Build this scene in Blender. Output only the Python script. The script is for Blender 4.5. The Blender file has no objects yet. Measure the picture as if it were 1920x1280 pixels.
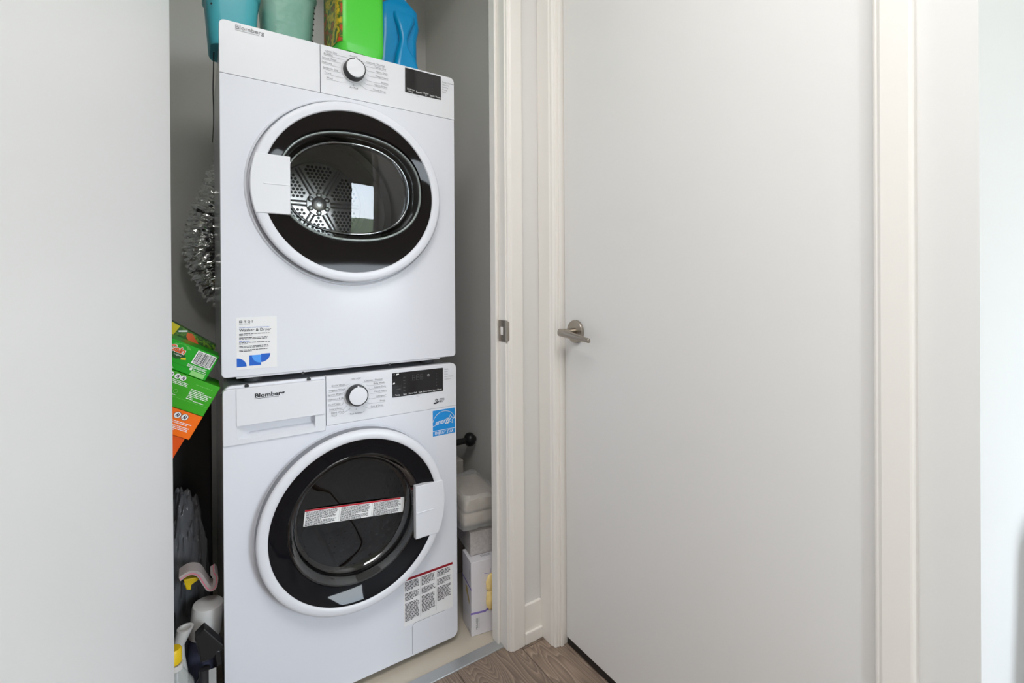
import bpy, bmesh, math, random
from mathutils import Vector, Matrix
random.seed(7)
PI = math.pi
scene = bpy.context.scene
COL = scene.collection

# ------------------------------------------------------------------ camera
# level wide lens with a vertical shift (upright verticals), tiny roll
F_PX, YAW, HOR, ROLL, PITCH = 892.91, 0.5832, 536.24, -0.0062, 0.0023
cam_d = bpy.data.cameras.new('camera')
cam_d.sensor_width = 36.0
cam_d.lens = 36.0 * F_PX / 1920.0
cam_d.shift_y = -(640 - HOR) / 1920.0
cam_d.clip_start = 0.02
cam = bpy.data.objects.new('camera', cam_d)
COL.objects.link(cam)
right = Vector((math.cos(YAW), -math.sin(YAW), 0))
fwd = Vector((math.sin(YAW), math.cos(YAW), 0))
down = Vector((0, 0, -1))
fwd2 = fwd * math.cos(PITCH) + down * math.sin(PITCH)
down2 = -fwd * math.sin(PITCH) + down * math.cos(PITCH)
r3 = right * math.cos(ROLL) - down2 * math.sin(ROLL)
d3 = right * math.sin(ROLL) + down2 * math.cos(ROLL)
cam.matrix_world = Matrix(((r3.x, -d3.x, -fwd2.x, 0), (r3.y, -d3.y, -fwd2.y, 0),
                           (r3.z, -d3.z, -fwd2.z, 1.09), (0, 0, 0, 1)))
scene.camera = cam

# ------------------------------------------------------------------ world / daylight
world = bpy.data.worlds.new('sky')
scene.world = world
world.use_nodes = True
wn = world.node_tree.nodes; wl = world.node_tree.links
for n in list(wn): wn.remove(n)
w_out = wn.new('ShaderNodeOutputWorld'); w_bg = wn.new('ShaderNodeBackground')
w_tc = wn.new('ShaderNodeTexCoord'); w_sep = wn.new('ShaderNodeSeparateXYZ'); w_ramp = wn.new('ShaderNodeValToRGB')
wl.new(w_tc.outputs['Generated'], w_sep.inputs[0]); wl.new(w_sep.outputs['Z'], w_ramp.inputs[0])
e = w_ramp.color_ramp.elements
e[0].position = 0.0; e[0].color = (0.91, 0.95, 1.0, 1)
e[1].position = 0.55; e[1].color = (0.72, 0.84, 1.0, 1)
wl.new(w_ramp.outputs[0], w_bg.inputs[0]); w_bg.inputs[1].default_value = 21.0
wl.new(w_bg.outputs[0], w_out.inputs[0])

WIN = (1.35, 2.60, 0.45, 2.35)          # x0, x1, z0, z1 of the window behind the camera
YB = -3.5                               # wall with the window
CEIL = 2.62
lp = bpy.data.lights.new('window_portal', 'AREA'); lp.shape = 'RECTANGLE'
lp.size = WIN[1] - WIN[0]; lp.size_y = WIN[3] - WIN[2]; lp.cycles.is_portal = True
lpo = bpy.data.objects.new('window_portal', lp); COL.objects.link(lpo)
lpo.location = ((WIN[0] + WIN[1]) / 2, YB - 0.02, (WIN[2] + WIN[3]) / 2)
lpo.rotation_euler = (PI / 2, 0, 0)    # looks along +Y into the room
WIN2 = (-2.9, -1.75, 0.25, 2.35)         # y0, y1, z0, z1 of an unseen left-wall window, added to light the hall door
lp2 = bpy.data.lights.new('fill_window_portal', 'AREA'); lp2.shape = 'RECTANGLE'
lp2.size = WIN2[3] - WIN2[2]; lp2.size_y = WIN2[1] - WIN2[0]; lp2.cycles.is_portal = True
lpo2 = bpy.data.objects.new('fill_window_portal', lp2); COL.objects.link(lpo2)
lpo2.location = (-1.72, (WIN2[0] + WIN2[1]) / 2, (WIN2[2] + WIN2[3]) / 2)
lpo2.rotation_euler = (0, -PI / 2, 0)   # looks along +X into the room
LAMP_W = 31.5                           # ceiling light panel
LAMP = (-0.70, 0.45, -0.55, 0.30)       # x0, x1, y0, y1

scene.view_settings.view_transform = 'Standard'
scene.view_settings.look = 'None'
scene.view_settings.gamma = 1.0
scene.view_settings.use_curve_mapping = False
scene.view_settings.exposure = 0.20
scene.cycles.use_denoising = True
scene.cycles.max_bounces = 12
scene.cycles.diffuse_bounces = 8
scene.cycles.transparent_max_bounces = 16
scene.cycles.sample_clamp_indirect = 8.0
scene.cycles.caustics_reflective = False
scene.cycles.caustics_refractive = False

# ------------------------------------------------------------------ materials
def srgb(r, g, b):
    f = lambda c: (c / 255) / 12.92 if c / 255 <= .04045 else ((c / 255 + .055) / 1.055) ** 2.4
    return (f(r), f(g), f(b), 1)

def mat(name, col, rough=.5, metal=0., spec=.5, bump=0., bscale=200., var=0., vscale=4., trans=0., ior=1.45, coat=0., aniso=None, alpha=1.):
    m = bpy.data.materials.new(name); m.use_nodes = True
    nt = m.node_tree; b = nt.nodes['Principled BSDF']
    b.inputs['Base Color'].default_value = col
    b.inputs['Roughness'].default_value = rough
    b.inputs['Metallic'].default_value = metal
    b.inputs['Specular IOR Level'].default_value = spec
    b.inputs['Transmission Weight'].default_value = trans
    b.inputs['IOR'].default_value = ior
    b.inputs['Coat Weight'].default_value = coat
    b.inputs['Coat Roughness'].default_value = .05
    b.inputs['Alpha'].default_value = alpha
    tc = nt.nodes.new('ShaderNodeTexCoord')
    if var > 0:
        n = nt.nodes.new('ShaderNodeTexNoise'); n.inputs['Scale'].default_value = vscale; n.inputs['Detail'].default_value = 4
        nt.links.new(tc.outputs['Object'], n.inputs['Vector'])
        mr = nt.nodes.new('ShaderNodeMapRange'); mr.inputs['To Min'].default_value = 1 - var; mr.inputs['To Max'].default_value = 1 + var
        nt.links.new(n.outputs['Fac'], mr.inputs['Value'])
        hs = nt.nodes.new('ShaderNodeHueSaturation'); hs.inputs['Color'].default_value = col
        nt.links.new(mr.outputs['Result'], hs.inputs['Value'])
        nt.links.new(hs.outputs['Color'], b.inputs['Base Color'])
    if bump > 0:
        n = nt.nodes.new('ShaderNodeTexNoise'); n.inputs['Scale'].default_value = bscale; n.inputs['Detail'].default_value = 3
        if aniso:
            mp = nt.nodes.new('ShaderNodeMapping'); mp.inputs['Scale'].default_value = aniso
            nt.links.new(tc.outputs['Object'], mp.inputs[0]); nt.links.new(mp.outputs[0], n.inputs['Vector'])
        else:
            nt.links.new(tc.outputs['Object'], n.inputs['Vector'])
        bp = nt.nodes.new('ShaderNodeBump'); bp.inputs['Strength'].default_value = bump; bp.inputs['Distance'].default_value = .002
        nt.links.new(n.outputs['Fac'], bp.inputs['Height']); nt.links.new(bp.outputs['Normal'], b.inputs['Normal'])
    return m

def thin_glass(name, tint, refl_rough=.0, ior=1.5):
    m = bpy.data.materials.new(name); m.use_nodes = True; nt = m.node_tree
    for n in list(nt.nodes): nt.nodes.remove(n)
    o = nt.nodes.new('ShaderNodeOutputMaterial'); mx = nt.nodes.new('ShaderNodeMixShader')
    t = nt.nodes.new('ShaderNodeBsdfTransparent'); t.inputs[0].default_value = tint
    g = nt.nodes.new('ShaderNodeBsdfGlossy'); g.inputs['Roughness'].default_value = refl_rough; g.inputs[0].default_value = (.95, .97, 1, 1)
    fr = nt.nodes.new('ShaderNodeFresnel'); fr.inputs[0].default_value = ior
    nt.links.new(fr.outputs[0], mx.inputs[0]); nt.links.new(t.outputs[0], mx.inputs[1]); nt.links.new(g.outputs[0], mx.inputs[2])
    nt.links.new(mx.outputs[0], o.inputs[0])
    return m

def film(name, col, dens, rough=.15):
    """translucent plastic: part see-through, part coloured plastic"""
    m = bpy.data.materials.new(name); m.use_nodes = True; nt = m.node_tree
    b = nt.nodes['Principled BSDF']; b.inputs['Base Color'].default_value = col; b.inputs['Roughness'].default_value = rough
    o = nt.nodes['Material Output']; mx = nt.nodes.new('ShaderNodeMixShader'); t = nt.nodes.new('ShaderNodeBsdfTransparent')
    t.inputs[0].default_value = tuple(.5 + .5 * c for c in col[:3]) + (1,)
    mx.inputs[0].default_value = dens
    nt.links.new(t.outputs[0], mx.inputs[1]); nt.links.new(b.outputs[0], mx.inputs[2]); nt.links.new(mx.outputs[0], o.inputs[0])
    n = nt.nodes.new('ShaderNodeTexNoise'); n.inputs['Scale'].default_value = 45; n.inputs['Detail'].default_value = 4
    tc = nt.nodes.new('ShaderNodeTexCoord'); nt.links.new(tc.outputs['Object'], n.inputs['Vector'])
    bp = nt.nodes.new('ShaderNodeBump'); bp.inputs['Strength'].default_value = .5 if dens < .6 else .05; bp.inputs['Distance'].default_value = .004
    nt.links.new(n.outputs['Fac'], bp.inputs['Height']); nt.links.new(bp.outputs['Normal'], b.inputs['Normal'])
    return m

def wood_mat():
    m = bpy.data.materials.new('grey_brown_oak_plank'); m.use_nodes = True; nt = m.node_tree; L = nt.links
    b = nt.nodes['Principled BSDF']; b.inputs['Roughness'].default_value = .5
    tc = nt.nodes.new('ShaderNodeTexCoord'); oi = nt.nodes.new('ShaderNodeObjectInfo')
    vm = nt.nodes.new('ShaderNodeVectorMath'); vm.operation = 'ADD'
    cx = nt.nodes.new('ShaderNodeCombineXYZ')
    m1 = nt.nodes.new('ShaderNodeMath'); m1.operation = 'MULTIPLY'; m1.inputs[1].default_value = 37.0
    L.new(oi.outputs['Random'], m1.inputs[0]); L.new(m1.outputs[0], cx.inputs[0]); L.new(m1.outputs[0], cx.inputs[2])
    L.new(tc.outputs['Object'], vm.inputs[0]); L.new(cx.outputs[0], vm.inputs[1])
    mp = nt.nodes.new('ShaderNodeMapping'); mp.inputs['Scale'].default_value = (8.0, 1.1, 8.0); L.new(vm.outputs[0], mp.inputs[0])
    n1 = nt.nodes.new('ShaderNodeTexNoise'); n1.inputs['Scale'].default_value = 1.0; n1.inputs['Detail'].default_value = 2; L.new(mp.outputs[0], n1.inputs['Vector'])
    m2 = nt.nodes.new('ShaderNodeMath'); m2.operation = 'MULTIPLY'; m2.inputs[1].default_value = 52.0; L.new(n1.outputs['Fac'], m2.inputs[0])
    m3 = nt.nodes.new('ShaderNodeMath'); m3.operation = 'FRACT'; L.new(m2.outputs[0], m3.inputs[0])
    mp2 = nt.nodes.new('ShaderNodeMapping'); mp2.inputs['Scale'].default_value = (260, 9, 260); L.new(vm.outputs[0], mp2.inputs[0])
    n2 = nt.nodes.new('ShaderNodeTexNoise'); n2.inputs['Scale'].default_value = 1.0; n2.inputs['Detail'].default_value = 5; L.new(mp2.outputs[0], n2.inputs['Vector'])
    r1 = nt.nodes.new('ShaderNodeValToRGB'); el = r1.color_ramp.elements
    el[0].position = 0; el[0].color = srgb(150, 132, 117); el[1].position = 1; el[1].color = srgb(140, 122, 108)
    e3 = r1.color_ramp.elements.new(.72); e3.color = srgb(122, 105, 94)
    e4 = r1.color_ramp.elements.new(.9); e4.color = srgb(166, 148, 132)
    L.new(m3.outputs[0], r1.inputs[0])
    r2 = nt.nodes.new('ShaderNodeMapRange'); r2.inputs['From Min'].default_value = .25; r2.inputs['From Max'].default_value = .75
    r2.inputs['To Min'].default_value = .72; r2.inputs['To Max'].default_value = 1.22; L.new(n2.outputs['Fac'], r2.inputs['Value'])
    rr = nt.nodes.new('ShaderNodeMapRange'); rr.inputs['To Min'].default_value = .78; rr.inputs['To Max'].default_value = 1.1
    L.new(oi.outputs['Random'], rr.inputs['Value'])
    m4 = nt.nodes.new('ShaderNodeMath'); m4.operation = 'MULTIPLY'; L.new(r2.outputs[0], m4.inputs[0]); L.new(rr.outputs[0], m4.inputs[1])
    hs = nt.nodes.new('ShaderNodeHueSaturation'); L.new(r1.outputs[0], hs.inputs['Color']); L.new(m4.outputs[0], hs.inputs['Value'])
    L.new(hs.outputs[0], b.inputs['Base Color'])
    bp = nt.nodes.new('ShaderNodeBump'); bp.inputs['Strength'].default_value = .25; bp.inputs['Distance'].default_value = .001
    L.new(n2.outputs['Fac'], bp.inputs['Height']); L.new(bp.outputs[0], b.inputs['Normal'])
    return m

def emit(name, col, s):
    m = bpy.data.materials.new(name); m.use_nodes = True; b = m.node_tree.nodes['Principled BSDF']
    b.inputs['Base Color'].default_value = col; b.inputs['Emission Color'].default_value = col; b.inputs['Emission Strength'].default_value = s
    return m

def blotch(name, cols, scale):
    """printed multi-colour packaging pattern"""
    m = bpy.data.materials.new(name); m.use_nodes = True; nt = m.node_tree; b = nt.nodes['Principled BSDF']; b.inputs['Roughness'].default_value = .3
    tc = nt.nodes.new('ShaderNodeTexCoord'); n = nt.nodes.new('ShaderNodeTexNoise'); n.inputs['Scale'].default_value = scale; n.inputs['Detail'].default_value = 3
    nt.links.new(tc.outputs['Object'], n.inputs['Vector']); r = nt.nodes.new('ShaderNodeValToRGB')
    el = r.color_ramp.elements; k = len(cols)
    el[0].position = .3; el[0].color = cols[0]; el[1].position = .7; el[1].color = cols[-1]
    for i in range(1, k - 1):
        x = el.new(.3 + .4 * i / (k - 1)); x.color = cols[i]
    nt.links.new(n.outputs['Fac'], r.inputs[0]); nt.links.new(r.outputs[0], b.inputs['Base Color'])
    return m

M = {}
M['wall'] = mat('white_wall_paint', (.76, .757, .75, 1), .65, bump=.06, bscale=160)
M['bright_wall'] = M['wall']
M['closet'] = mat('grey_closet_paint', (.72, .71, .68, 1), .7, bump=.15, bscale=220, var=.05)
M['ceiling'] = mat('ceiling_paint', (.82, .82, .80, 1), .8, bump=.1, bscale=90)
M['trim'] = mat('cream_trim_paint', (.87, .845, .81, 1), .4, bump=.08, bscale=40, aniso=(6, 6, .3))
M['doorw'] = mat('white_door_paint', (.80, .797, .795, 1), .42, bump=.05, bscale=60)
M['leaf'] = mat('white_leaf_paint', (.87, .87, .875, 1), .45, bump=.05, bscale=60)
M['wood'] = wood_mat()
M['sub'] = mat('dark_joint', (.05, .045, .04, 1), .9)
M['tile'] = mat('beige_closet_floor', srgb(196, 187, 172), .5, var=.06, vscale=12, bump=.05)
M['alu'] = mat('aluminium_strip', (.50, .52, .53, 1), .42, metal=.7, bump=.1, bscale=300)
M['nickel'] = mat('brushed_nickel', (.42, .38, .33, 1), .33, metal=1., bump=.05, bscale=400)
M['enamel'] = mat('white_enamel', (.69, .703, .76, 1), .13, spec=.09)
M['plastic'] = mat('white_plastic', (.70, .71, .75, 1), .28, spec=.3)
M['plastic2'] = mat('satin_white_plastic', (.68, .69, .735, 1), .35)
M['dkgrey'] = mat('dark_grey_metal', (.06, .062, .068, 1), .5)
M['gap'] = mat('black_gap', (.02, .02, .022, 1), .7)
M['greyside'] = mat('grey_door_gasket', (.16, .165, .18, 1), .4)
M['bezel'] = mat('gloss_black_bezel', (.006, .006, .008, 1), .03, spec=.24)
M['bezel_d'] = mat('black_glass_bezel', (.010, .008, .008, 1), .04, spec=.16)
M['screen'] = mat('black_screen', (.012, .011, .012, 1), .08)
M['glass_d'] = thin_glass('clear_glass', (.92, .92, .92, 1), .0, 1.5)
M['glass_rim'] = thin_glass('glass_bowl_side', (.62, .64, .64, 1), .04, 1.9)
M['glass_w'] = thin_glass('smoked_glass', (.17, .155, .145, 1), .0, 1.42)
M['glass_wr'] = thin_glass('smoked_glass_side', (.22, .20, .19, 1), .06, 1.8)
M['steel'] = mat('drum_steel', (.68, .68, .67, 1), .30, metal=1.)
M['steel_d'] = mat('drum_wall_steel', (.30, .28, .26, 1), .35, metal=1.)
M['bolt'] = mat('bright_bolt', (.85, .85, .84, 1), .3, metal=.6)
M['hole'] = mat('drum_hole', (.015, .015, .015, 1), .5)
M['ink'] = mat('grey_print', (.25, .25, .265, 1), .5)
M['black_ink'] = mat('black_print', (.02, .02, .024, 1), .5)
M['white_ink'] = mat('white_print', (.80, .81, .82, 1), .4)
M['ghost_ink'] = mat('faint_display_segments', (.05, .05, .052, 1), .3)
M['red'] = mat('red_print', srgb(178, 12, 36), .4)
M['darkred'] = mat('dark_red_print', srgb(140, 10, 30), .4)
M['paper'] = mat('white_sticker', (.83, .83, .83, 1), .45)
M['tag_paper'] = mat('tag_paper', (.755, .755, .765, 1), .5)
M['blue'] = mat('blue_print', srgb(0, 88, 190), .4)
M['ltblue'] = mat('light_blue_print', srgb(72, 150, 235), .4)
M['estar'] = mat('cyan_sticker', srgb(0, 134, 208), .35)
M['chrome'] = mat('crinkled_foil', (.80, .80, .79, 1), .13, metal=1., bump=.6, bscale=120)
M['green'] = mat('lime_green_plastic', srgb(72, 194, 54), .35, var=.06, vscale=9)
M['green_dk'] = mat('green_card', srgb(14, 158, 18), .3, var=.06, vscale=8)
M['green_lt'] = mat('leaf_green_card', srgb(54, 160, 20), .3, var=.06, vscale=8)
M['orange'] = mat('orange_card', srgb(246, 112, 8), .3, var=.04, vscale=8)
M['orange_dk'] = mat('deep_orange_card', srgb(224, 84, 10), .3)
M['jug_blue'] = mat('blue_jug_plastic', srgb(0, 138, 196), .28, var=.05, vscale=9)
M['teal'] = film('teal_translucent_plastic', srgb(92, 200, 214), .62, .3)
M['mint'] = film('mint_translucent_plastic', srgb(168, 216, 202), .45, .3)
M['pink'] = mat('pink_cloth', srgb(214, 110, 130), .8)
M['label_g'] = blotch('jug_label_print', [srgb(12, 70, 20), srgb(40, 110, 30), srgb(190, 60, 30), srgb(30, 96, 26), srgb(206, 176, 40), srgb(20, 90, 24)], 26)
M['pack'] = blotch('pack_print', [srgb(24, 60, 20), srgb(60, 110, 30), srgb(30, 80, 24), srgb(90, 130, 40), srgb(26, 70, 20)], 60)
M['yellow'] = mat('yellow_plastic', srgb(226, 190, 20), .4)
M['lemon'] = mat('yellow_print', srgb(214, 190, 20), .4, var=.1, vscale=60)
M['lamporange'] = mat('orange_red_print', srgb(224, 92, 32), .4)
M['barcode'] = M['paper']
M['carton'] = mat('white_carton', srgb(222, 220, 226), .5, var=.03)
M['lilac'] = mat('lilac_print', srgb(142, 124, 196), .5)
M['glove'] = mat('yellow_latex', srgb(244, 218, 150), .6, bump=1., bscale=70, var=.12, vscale=60)
M['tan'] = mat('tan_print', srgb(196, 174, 116), .5)
M['tissue'] = mat('beige_paper_towels', srgb(190, 177, 163), .9, bump=.8, bscale=90, var=.08, vscale=30)
M['wrap'] = film('clear_wrap', (.80, .81, .81, 1), .30, .08)
M['bag'] = film('grey_plastic_bag', (.20, .205, .22, 1), .5, .12)
M['patbox'] = mat('grey_patterned_card', srgb(186, 182, 180), .6, var=.3, vscale=140)
M['whiteplastic'] = mat('aerosol_white', (.62, .61, .60, 1), .4)
M['blackp'] = mat('black_plastic', (.012, .012, .013, 1), .35)
M['clear'] = film('clear_bottle_plastic', (.75, .78, .78, 1), .30, .06)
M['blueliq'] = film('violet_plastic', srgb(120, 122, 150), .35, .1)
M['cloth'] = mat('striped_cloth', srgb(170, 160, 158), .9, bump=.5, bscale=300)
M['hamper'] = mat('pale_grey_fabric', (.40, .40, .42, 1), .9, bump=.4, bscale=400)
M['plate'] = mat('switch_plastic', (.86, .86, .86, 1), .3)
M['win_frame'] = mat('window_frame_paint', (.60, .60, .60, 1), .4)
M['pane'] = thin_glass('window_glass', (.96, .98, .98, 1), 0, 1.45)
M['grass'] = mat('lawn_grass', srgb(92, 96, 60), .9, var=.4, vscale=.3)
M['hedge'] = mat('hedge_leaves', srgb(70, 98, 40), .9, var=.5, vscale=2)
M['lampglass'] = emit('lamp_glass', (1, .95, .86, 1), 3.0)

# ------------------------------------------------------------------ helpers
def wloc(o):
    v = Vector((0, 0, 0))
    while o is not None:
        v += o.location; o = o.parent
    return v

def empty(name, loc, label=None, cat=None, group=None, kind=None):
    o = bpy.data.objects.new(name, None); COL.objects.link(o); o.location = loc; o.empty_display_size = .05
    tag(o, label, cat, group, kind); return o

def tag(o, label=None, cat=None, group=None, kind=None):
    if label: o['label'] = label
    if cat: o['category'] = cat
    if group: o['group'] = group
    if kind: o['kind'] = kind
    return o

class MB:
    def __init__(s): s.v = []; s.f = []
    def add(s, vs, fs):
        b = len(s.v); s.v += [Vector(p) for p in vs]; s.f += [tuple(b + i for i in f) for f in fs]; return s
    def quad(s, a, b, c, d): return s.add([a, b, c, d], [(0, 1, 2, 3)])
    def box(s, x0, x1, y0, y1, z0, z1):
        return s.add([(x0, y0, z0), (x1, y0, z0), (x1, y1, z0), (x0, y1, z0), (x0, y0, z1), (x1, y0, z1), (x1, y1, z1), (x0, y1, z1)],
                     [(0, 3, 2, 1), (4, 5, 6, 7), (0, 1, 5, 4), (1, 2, 6, 5), (2, 3, 7, 6), (3, 0, 4, 7)])
    def loft(s, loops, closed=True, cap0=False, cap1=False):
        n = len(loops[0]); vs = [p for l in loops for p in l]; fs = []
        for k in range(len(loops) - 1):
            for i in range(n if closed else n - 1):
                j = (i + 1) % n
                fs.append((k * n + i, k * n + j, (k + 1) * n + j, (k + 1) * n + i))
        if cap0: fs.append(tuple(range(n - 1, -1, -1)))
        if cap1: fs.append(tuple((len(loops) - 1) * n + i for i in range(n)))
        return s.add(vs, fs)
    def tube(s, path, rad, seg=10, caps=True):
        pts = [Vector(p) for p in path]; loops = []; up = Vector((0.01, 0.02, 1))
        for i, p in enumerate(pts):
            t = (pts[min(i + 1, len(pts) - 1)] - pts[max(i - 1, 0)]).normalized()
            if abs(t.dot(up.normalized())) > .95: a = t.cross(Vector((0, 1, 0))).normalized()
            else: a = t.cross(up).normalized()
            b = t.cross(a)
            r = rad[i] if hasattr(rad, '__len__') else rad
            loops.append([p + a * (r * math.cos(2 * PI * k / seg)) + b * (r * math.sin(2 * PI * k / seg)) for k in range(seg)])
        return s.loft(loops, True, caps, caps)
    def build(s, name, m, parent=None, smooth=False, bevel=0., label=None, cat=None, group=None, kind=None, origin=None, seg=2):
        o0 = wloc(parent) if parent else Vector((0, 0, 0))
        if origin is not None: org = Vector(origin)
        elif parent is None:
            xs = [p.x for p in s.v]; ys = [p.y for p in s.v]; zs = [p.z for p in s.v]
            org = Vector(((min(xs) + max(xs)) / 2, (min(ys) + max(ys)) / 2, min(zs)))
        else: org = o0
        me = bpy.data.meshes.new(name)
        me.from_pydata([tuple(p - org) for p in s.v], [], s.f)
        bm = bmesh.new(); bm.from_mesh(me)
        bmesh.ops.recalc_face_normals(bm, faces=bm.faces)
        if bevel > 0:
            bmesh.ops.remove_doubles(bm, verts=bm.verts, dist=1e-6)
            ed = [e for e in bm.edges if len(e.link_faces) == 2 and e.calc_face_angle(0) > .5]
            bmesh.ops.bevel(bm, geom=ed, offset=bevel, segments=seg, profile=.5, affect='EDGES', clamp_overlap=True)
        bm.to_mesh(me); bm.free()
        if smooth:
            for p in me.polygons: p.use_smooth = True
            me.set_sharp_from_angle(angle=math.radians(38))
        me.materials.append(m)
        o = bpy.data.objects.new(name, me); COL.objects.link(o)
        if parent: o.parent = parent
        o.location = org - o0
        tag(o, label, cat, group, kind)
        return o

def share(o, parent, off):
    c = o.copy(); COL.objects.link(c); c.parent = parent; c.location = Vector(o.location) + Vector(off); return c

def boxo(name, x0, x1, y0, y1, z0, z1, m, parent=None, bevel=.002, **k):
    return MB().box(x0, x1, y0, y1, z0, z1).build(name, m, parent, bevel=bevel, **k)

def circ(cx, cz, r, y, n=96, rx=1.0, ph=0):
    return [(cx + r * rx * math.cos(ph + 2 * PI * i / n), y, cz + r * math.sin(ph + 2 * PI * i / n)) for i in range(n)]

def lathe(name, cx, cz, prof, m, parent, n=96, rx=1.0, cap0=False, cap1=False, smooth=True, **k):
    return MB().loft([circ(cx, cz, r, y, n, rx) for r, y in prof], True, cap0, cap1).build(name, m, parent, smooth=smooth, **k)

def rrect(x0, x1, z0, z1, r):
    """outline in XZ, r = radii (bl, br, tr, tl), counter-clockwise"""
    if not hasattr(r, '__len__'): r = (r, r, r, r)
    out = []
    for (cx, cz, a0, rr) in ((x0 + r[0], z0 + r[0], PI, r[0]), (x1 - r[1], z0 + r[1], 1.5 * PI, r[1]), (x1 - r[2], z1 - r[2], 0, r[2]), (x0 + r[3], z1 - r[3], .5 * PI, r[3])):
        k = 7 if rr > .0005 else 1
        for i in range(k):
            a = a0 + (PI / 2) * (i / (k - 1) if k > 1 else 0)
            out.append((cx + rr * math.cos(a), cz + rr * math.sin(a)))
    return out

def inset(ol, d):
    n = len(ol); res = []
    for i in range(n):
        p0 = Vector(ol[i - 1]); p1 = Vector(ol[i]); p2 = Vector(ol[(i + 1) % n])
        a = (p1 - p0); b = (p2 - p1)
        if a.length < 1e-7: a = b
        if b.length < 1e-7: b = a
        a.normalize(); b.normalize()
        na = Vector((-a.y, a.x)); nb = Vector((-b.y, b.x)); m_ = (na + nb)
        if m_.length < 1e-6: m_ = na
        m_.normalize(); c = max(.5, m_.dot(na))
        res.append(tuple(p1 + m_ * (d / c)))
    return res

def slab(name, ol, yf, yb, m, parent, edge=.002, hole=None, smooth=True, **k):
    """panel in the XZ plane with softened front edge, facing -Y; hole = loop of (x,y,z) in its front plane"""
    steps = 4; loops = [[(x, yb, z) for x, z in ol]]
    for i in range(steps + 1):
        a = PI / 2 * i / steps; d = edge * (1 - math.cos(a)); y = yf + edge * (1 - math.sin(a))
        loops.append([(x, y, z) for x, z in (inset(ol, d) if d > 0 else ol)])
    mb = MB().loft(loops)
    o0 = wloc(parent) if parent else Vector((0, 0, 0))
    me = bpy.data.meshes.new(name); bm = bmesh.new()
    vs = [bm.verts.new(p - o0) for p in mb.v]; bm.verts.ensure_lookup_table()
    for f in mb.f: bm.faces.new([vs[i] for i in f])
    n = len(ol); last = vs[-n:]
    if hole is None:
        bm.faces.new(last)
    else:
        hv = [bm.verts.new(Vector(p) - o0) for p in hole]
        es = [bm.edges.get((last[i], last[(i + 1) % n])) for i in range(n)]
        es += [bm.edges.new((hv[i], hv[(i + 1) % len(hv)])) for i in range(len(hv))]
        bmesh.ops.triangle_fill(bm, use_beauty=True, edges=es)
    bmesh.ops.recalc_face_normals(bm, faces=bm.faces)
    # make sure the front faces -Y
    bm.faces.ensure_lookup_table()
    fr = [f for f in bm.faces if abs(f.normal.y) > .99 and all(abs(v.co.y + o0.y - yf) < 1e-6 for v in f.verts)]
    if fr and fr[0].normal.y > 0: bmesh.ops.reverse_faces(bm, faces=bm.faces)
    bm.to_mesh(me); bm.free()
    if smooth:
        for p in me.polygons: p.use_smooth = True
        me.set_sharp_from_angle(angle=math.radians(30))
        for p in me.polygons:
            if p.normal.y < -.9995: p.use_smooth = False
    me.materials.append(m); o = bpy.data.objects.new(name, me); COL.objects.link(o); o.parent = parent
    tag(o, **k) if k else None
    return o

class Frame:
    """a flat printing surface: origin, right, up"""
    def __init__(s, o, r=(1, 0, 0), u=(0, 0, 1)): s.o = Vector(o); s.r = Vector(r).normalized(); s.u = Vector(u).normalized()
    def p(s, x, y, h=0.): return s.o + s.r * x + s.u * y + s.r.cross(s.u) * h

TEXTS = []   # (mb, string, size, frame, x, y, align, shear, bold, rot, sx)
def text(mb, t, size, fr, x, y, align='LEFT', shear=0., bold=0., rot=0., sx=1., h=.0004):
    TEXTS.append((mb, t, size, fr, x, y, align, shear, bold, rot, sx, h))

def flush_texts():
    obs = []
    for (mb, t, size, fr, x, y, align, shear, bold, rot, sx, h) in TEXTS:
        c = bpy.data.curves.new('t', 'FONT'); c.body = t; c.size = size; c.align_x = align; c.shear = shear; c.offset = bold * size
        c.resolution_u = 2; c.fill_mode = 'FRONT'
        o = bpy.data.objects.new('t', c); COL.objects.link(o); obs.append((o, c))
    dg = bpy.context.evaluated_depsgraph_get(); dg.update()
    for (o, c), (mb, t, size, fr, x, y, align, shear, bold, rot, sx, h) in zip(obs, TEXTS):
        ev = o.evaluated_get(dg); me = ev.to_mesh()
        cr, sr = math.cos(rot), math.sin(rot)
        vs = [fr.p(x + v.co.x * sx * cr - v.co.y * sr, y + v.co.x * sx * sr + v.co.y * cr, h) for v in me.vertices]
        mb.add(vs, [tuple(p.vertices) for p in me.polygons]); ev.to_mesh_clear()
    for o, c in obs:
        bpy.data.objects.remove(o); bpy.data.curves.remove(c)
    TEXTS.clear()

def poly(mb, fr, pts, h=.0004):
    mb.add([fr.p(x, y, h) for x, y in pts], [tuple(range(len(pts)))])
def rect(mb, fr, x0, x1, y0, y1, h=.0004): poly(mb, fr, [(x0, y0), (x1, y0), (x1, y1), (x0, y1)], h)
def line(mb, fr, pts, w, h=.0004):
    for (a, b) in zip(pts[:-1], pts[1:]):
        a = Vector(a); b = Vector(b); d = (b - a).normalized(); n = Vector((-d.y, d.x)) * w / 2; d *= w / 2
        poly(mb, fr, [a - n - d, b - n + d, b + n + d, a + n - d], h)
def fineprint(mb, fr, x0, x1, ytop, n, pitch, th, seed, last=None, word=.006, h=.0004):
    rnd = random.Random(seed)
    for i in range(n):
        y = ytop - i * pitch; x = x0; end = x1 - rnd.random() * (x1 - x0) * .12
        if last and i in last: end = x0 + (x1 - x0) * last[i]
        while x < end:
            w = word * (.4 + rnd.random() * 1.2); w = min(w, end - x)
            rect(mb, fr, x, x + w, y - th, y, h); x += w + word * .22

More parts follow.
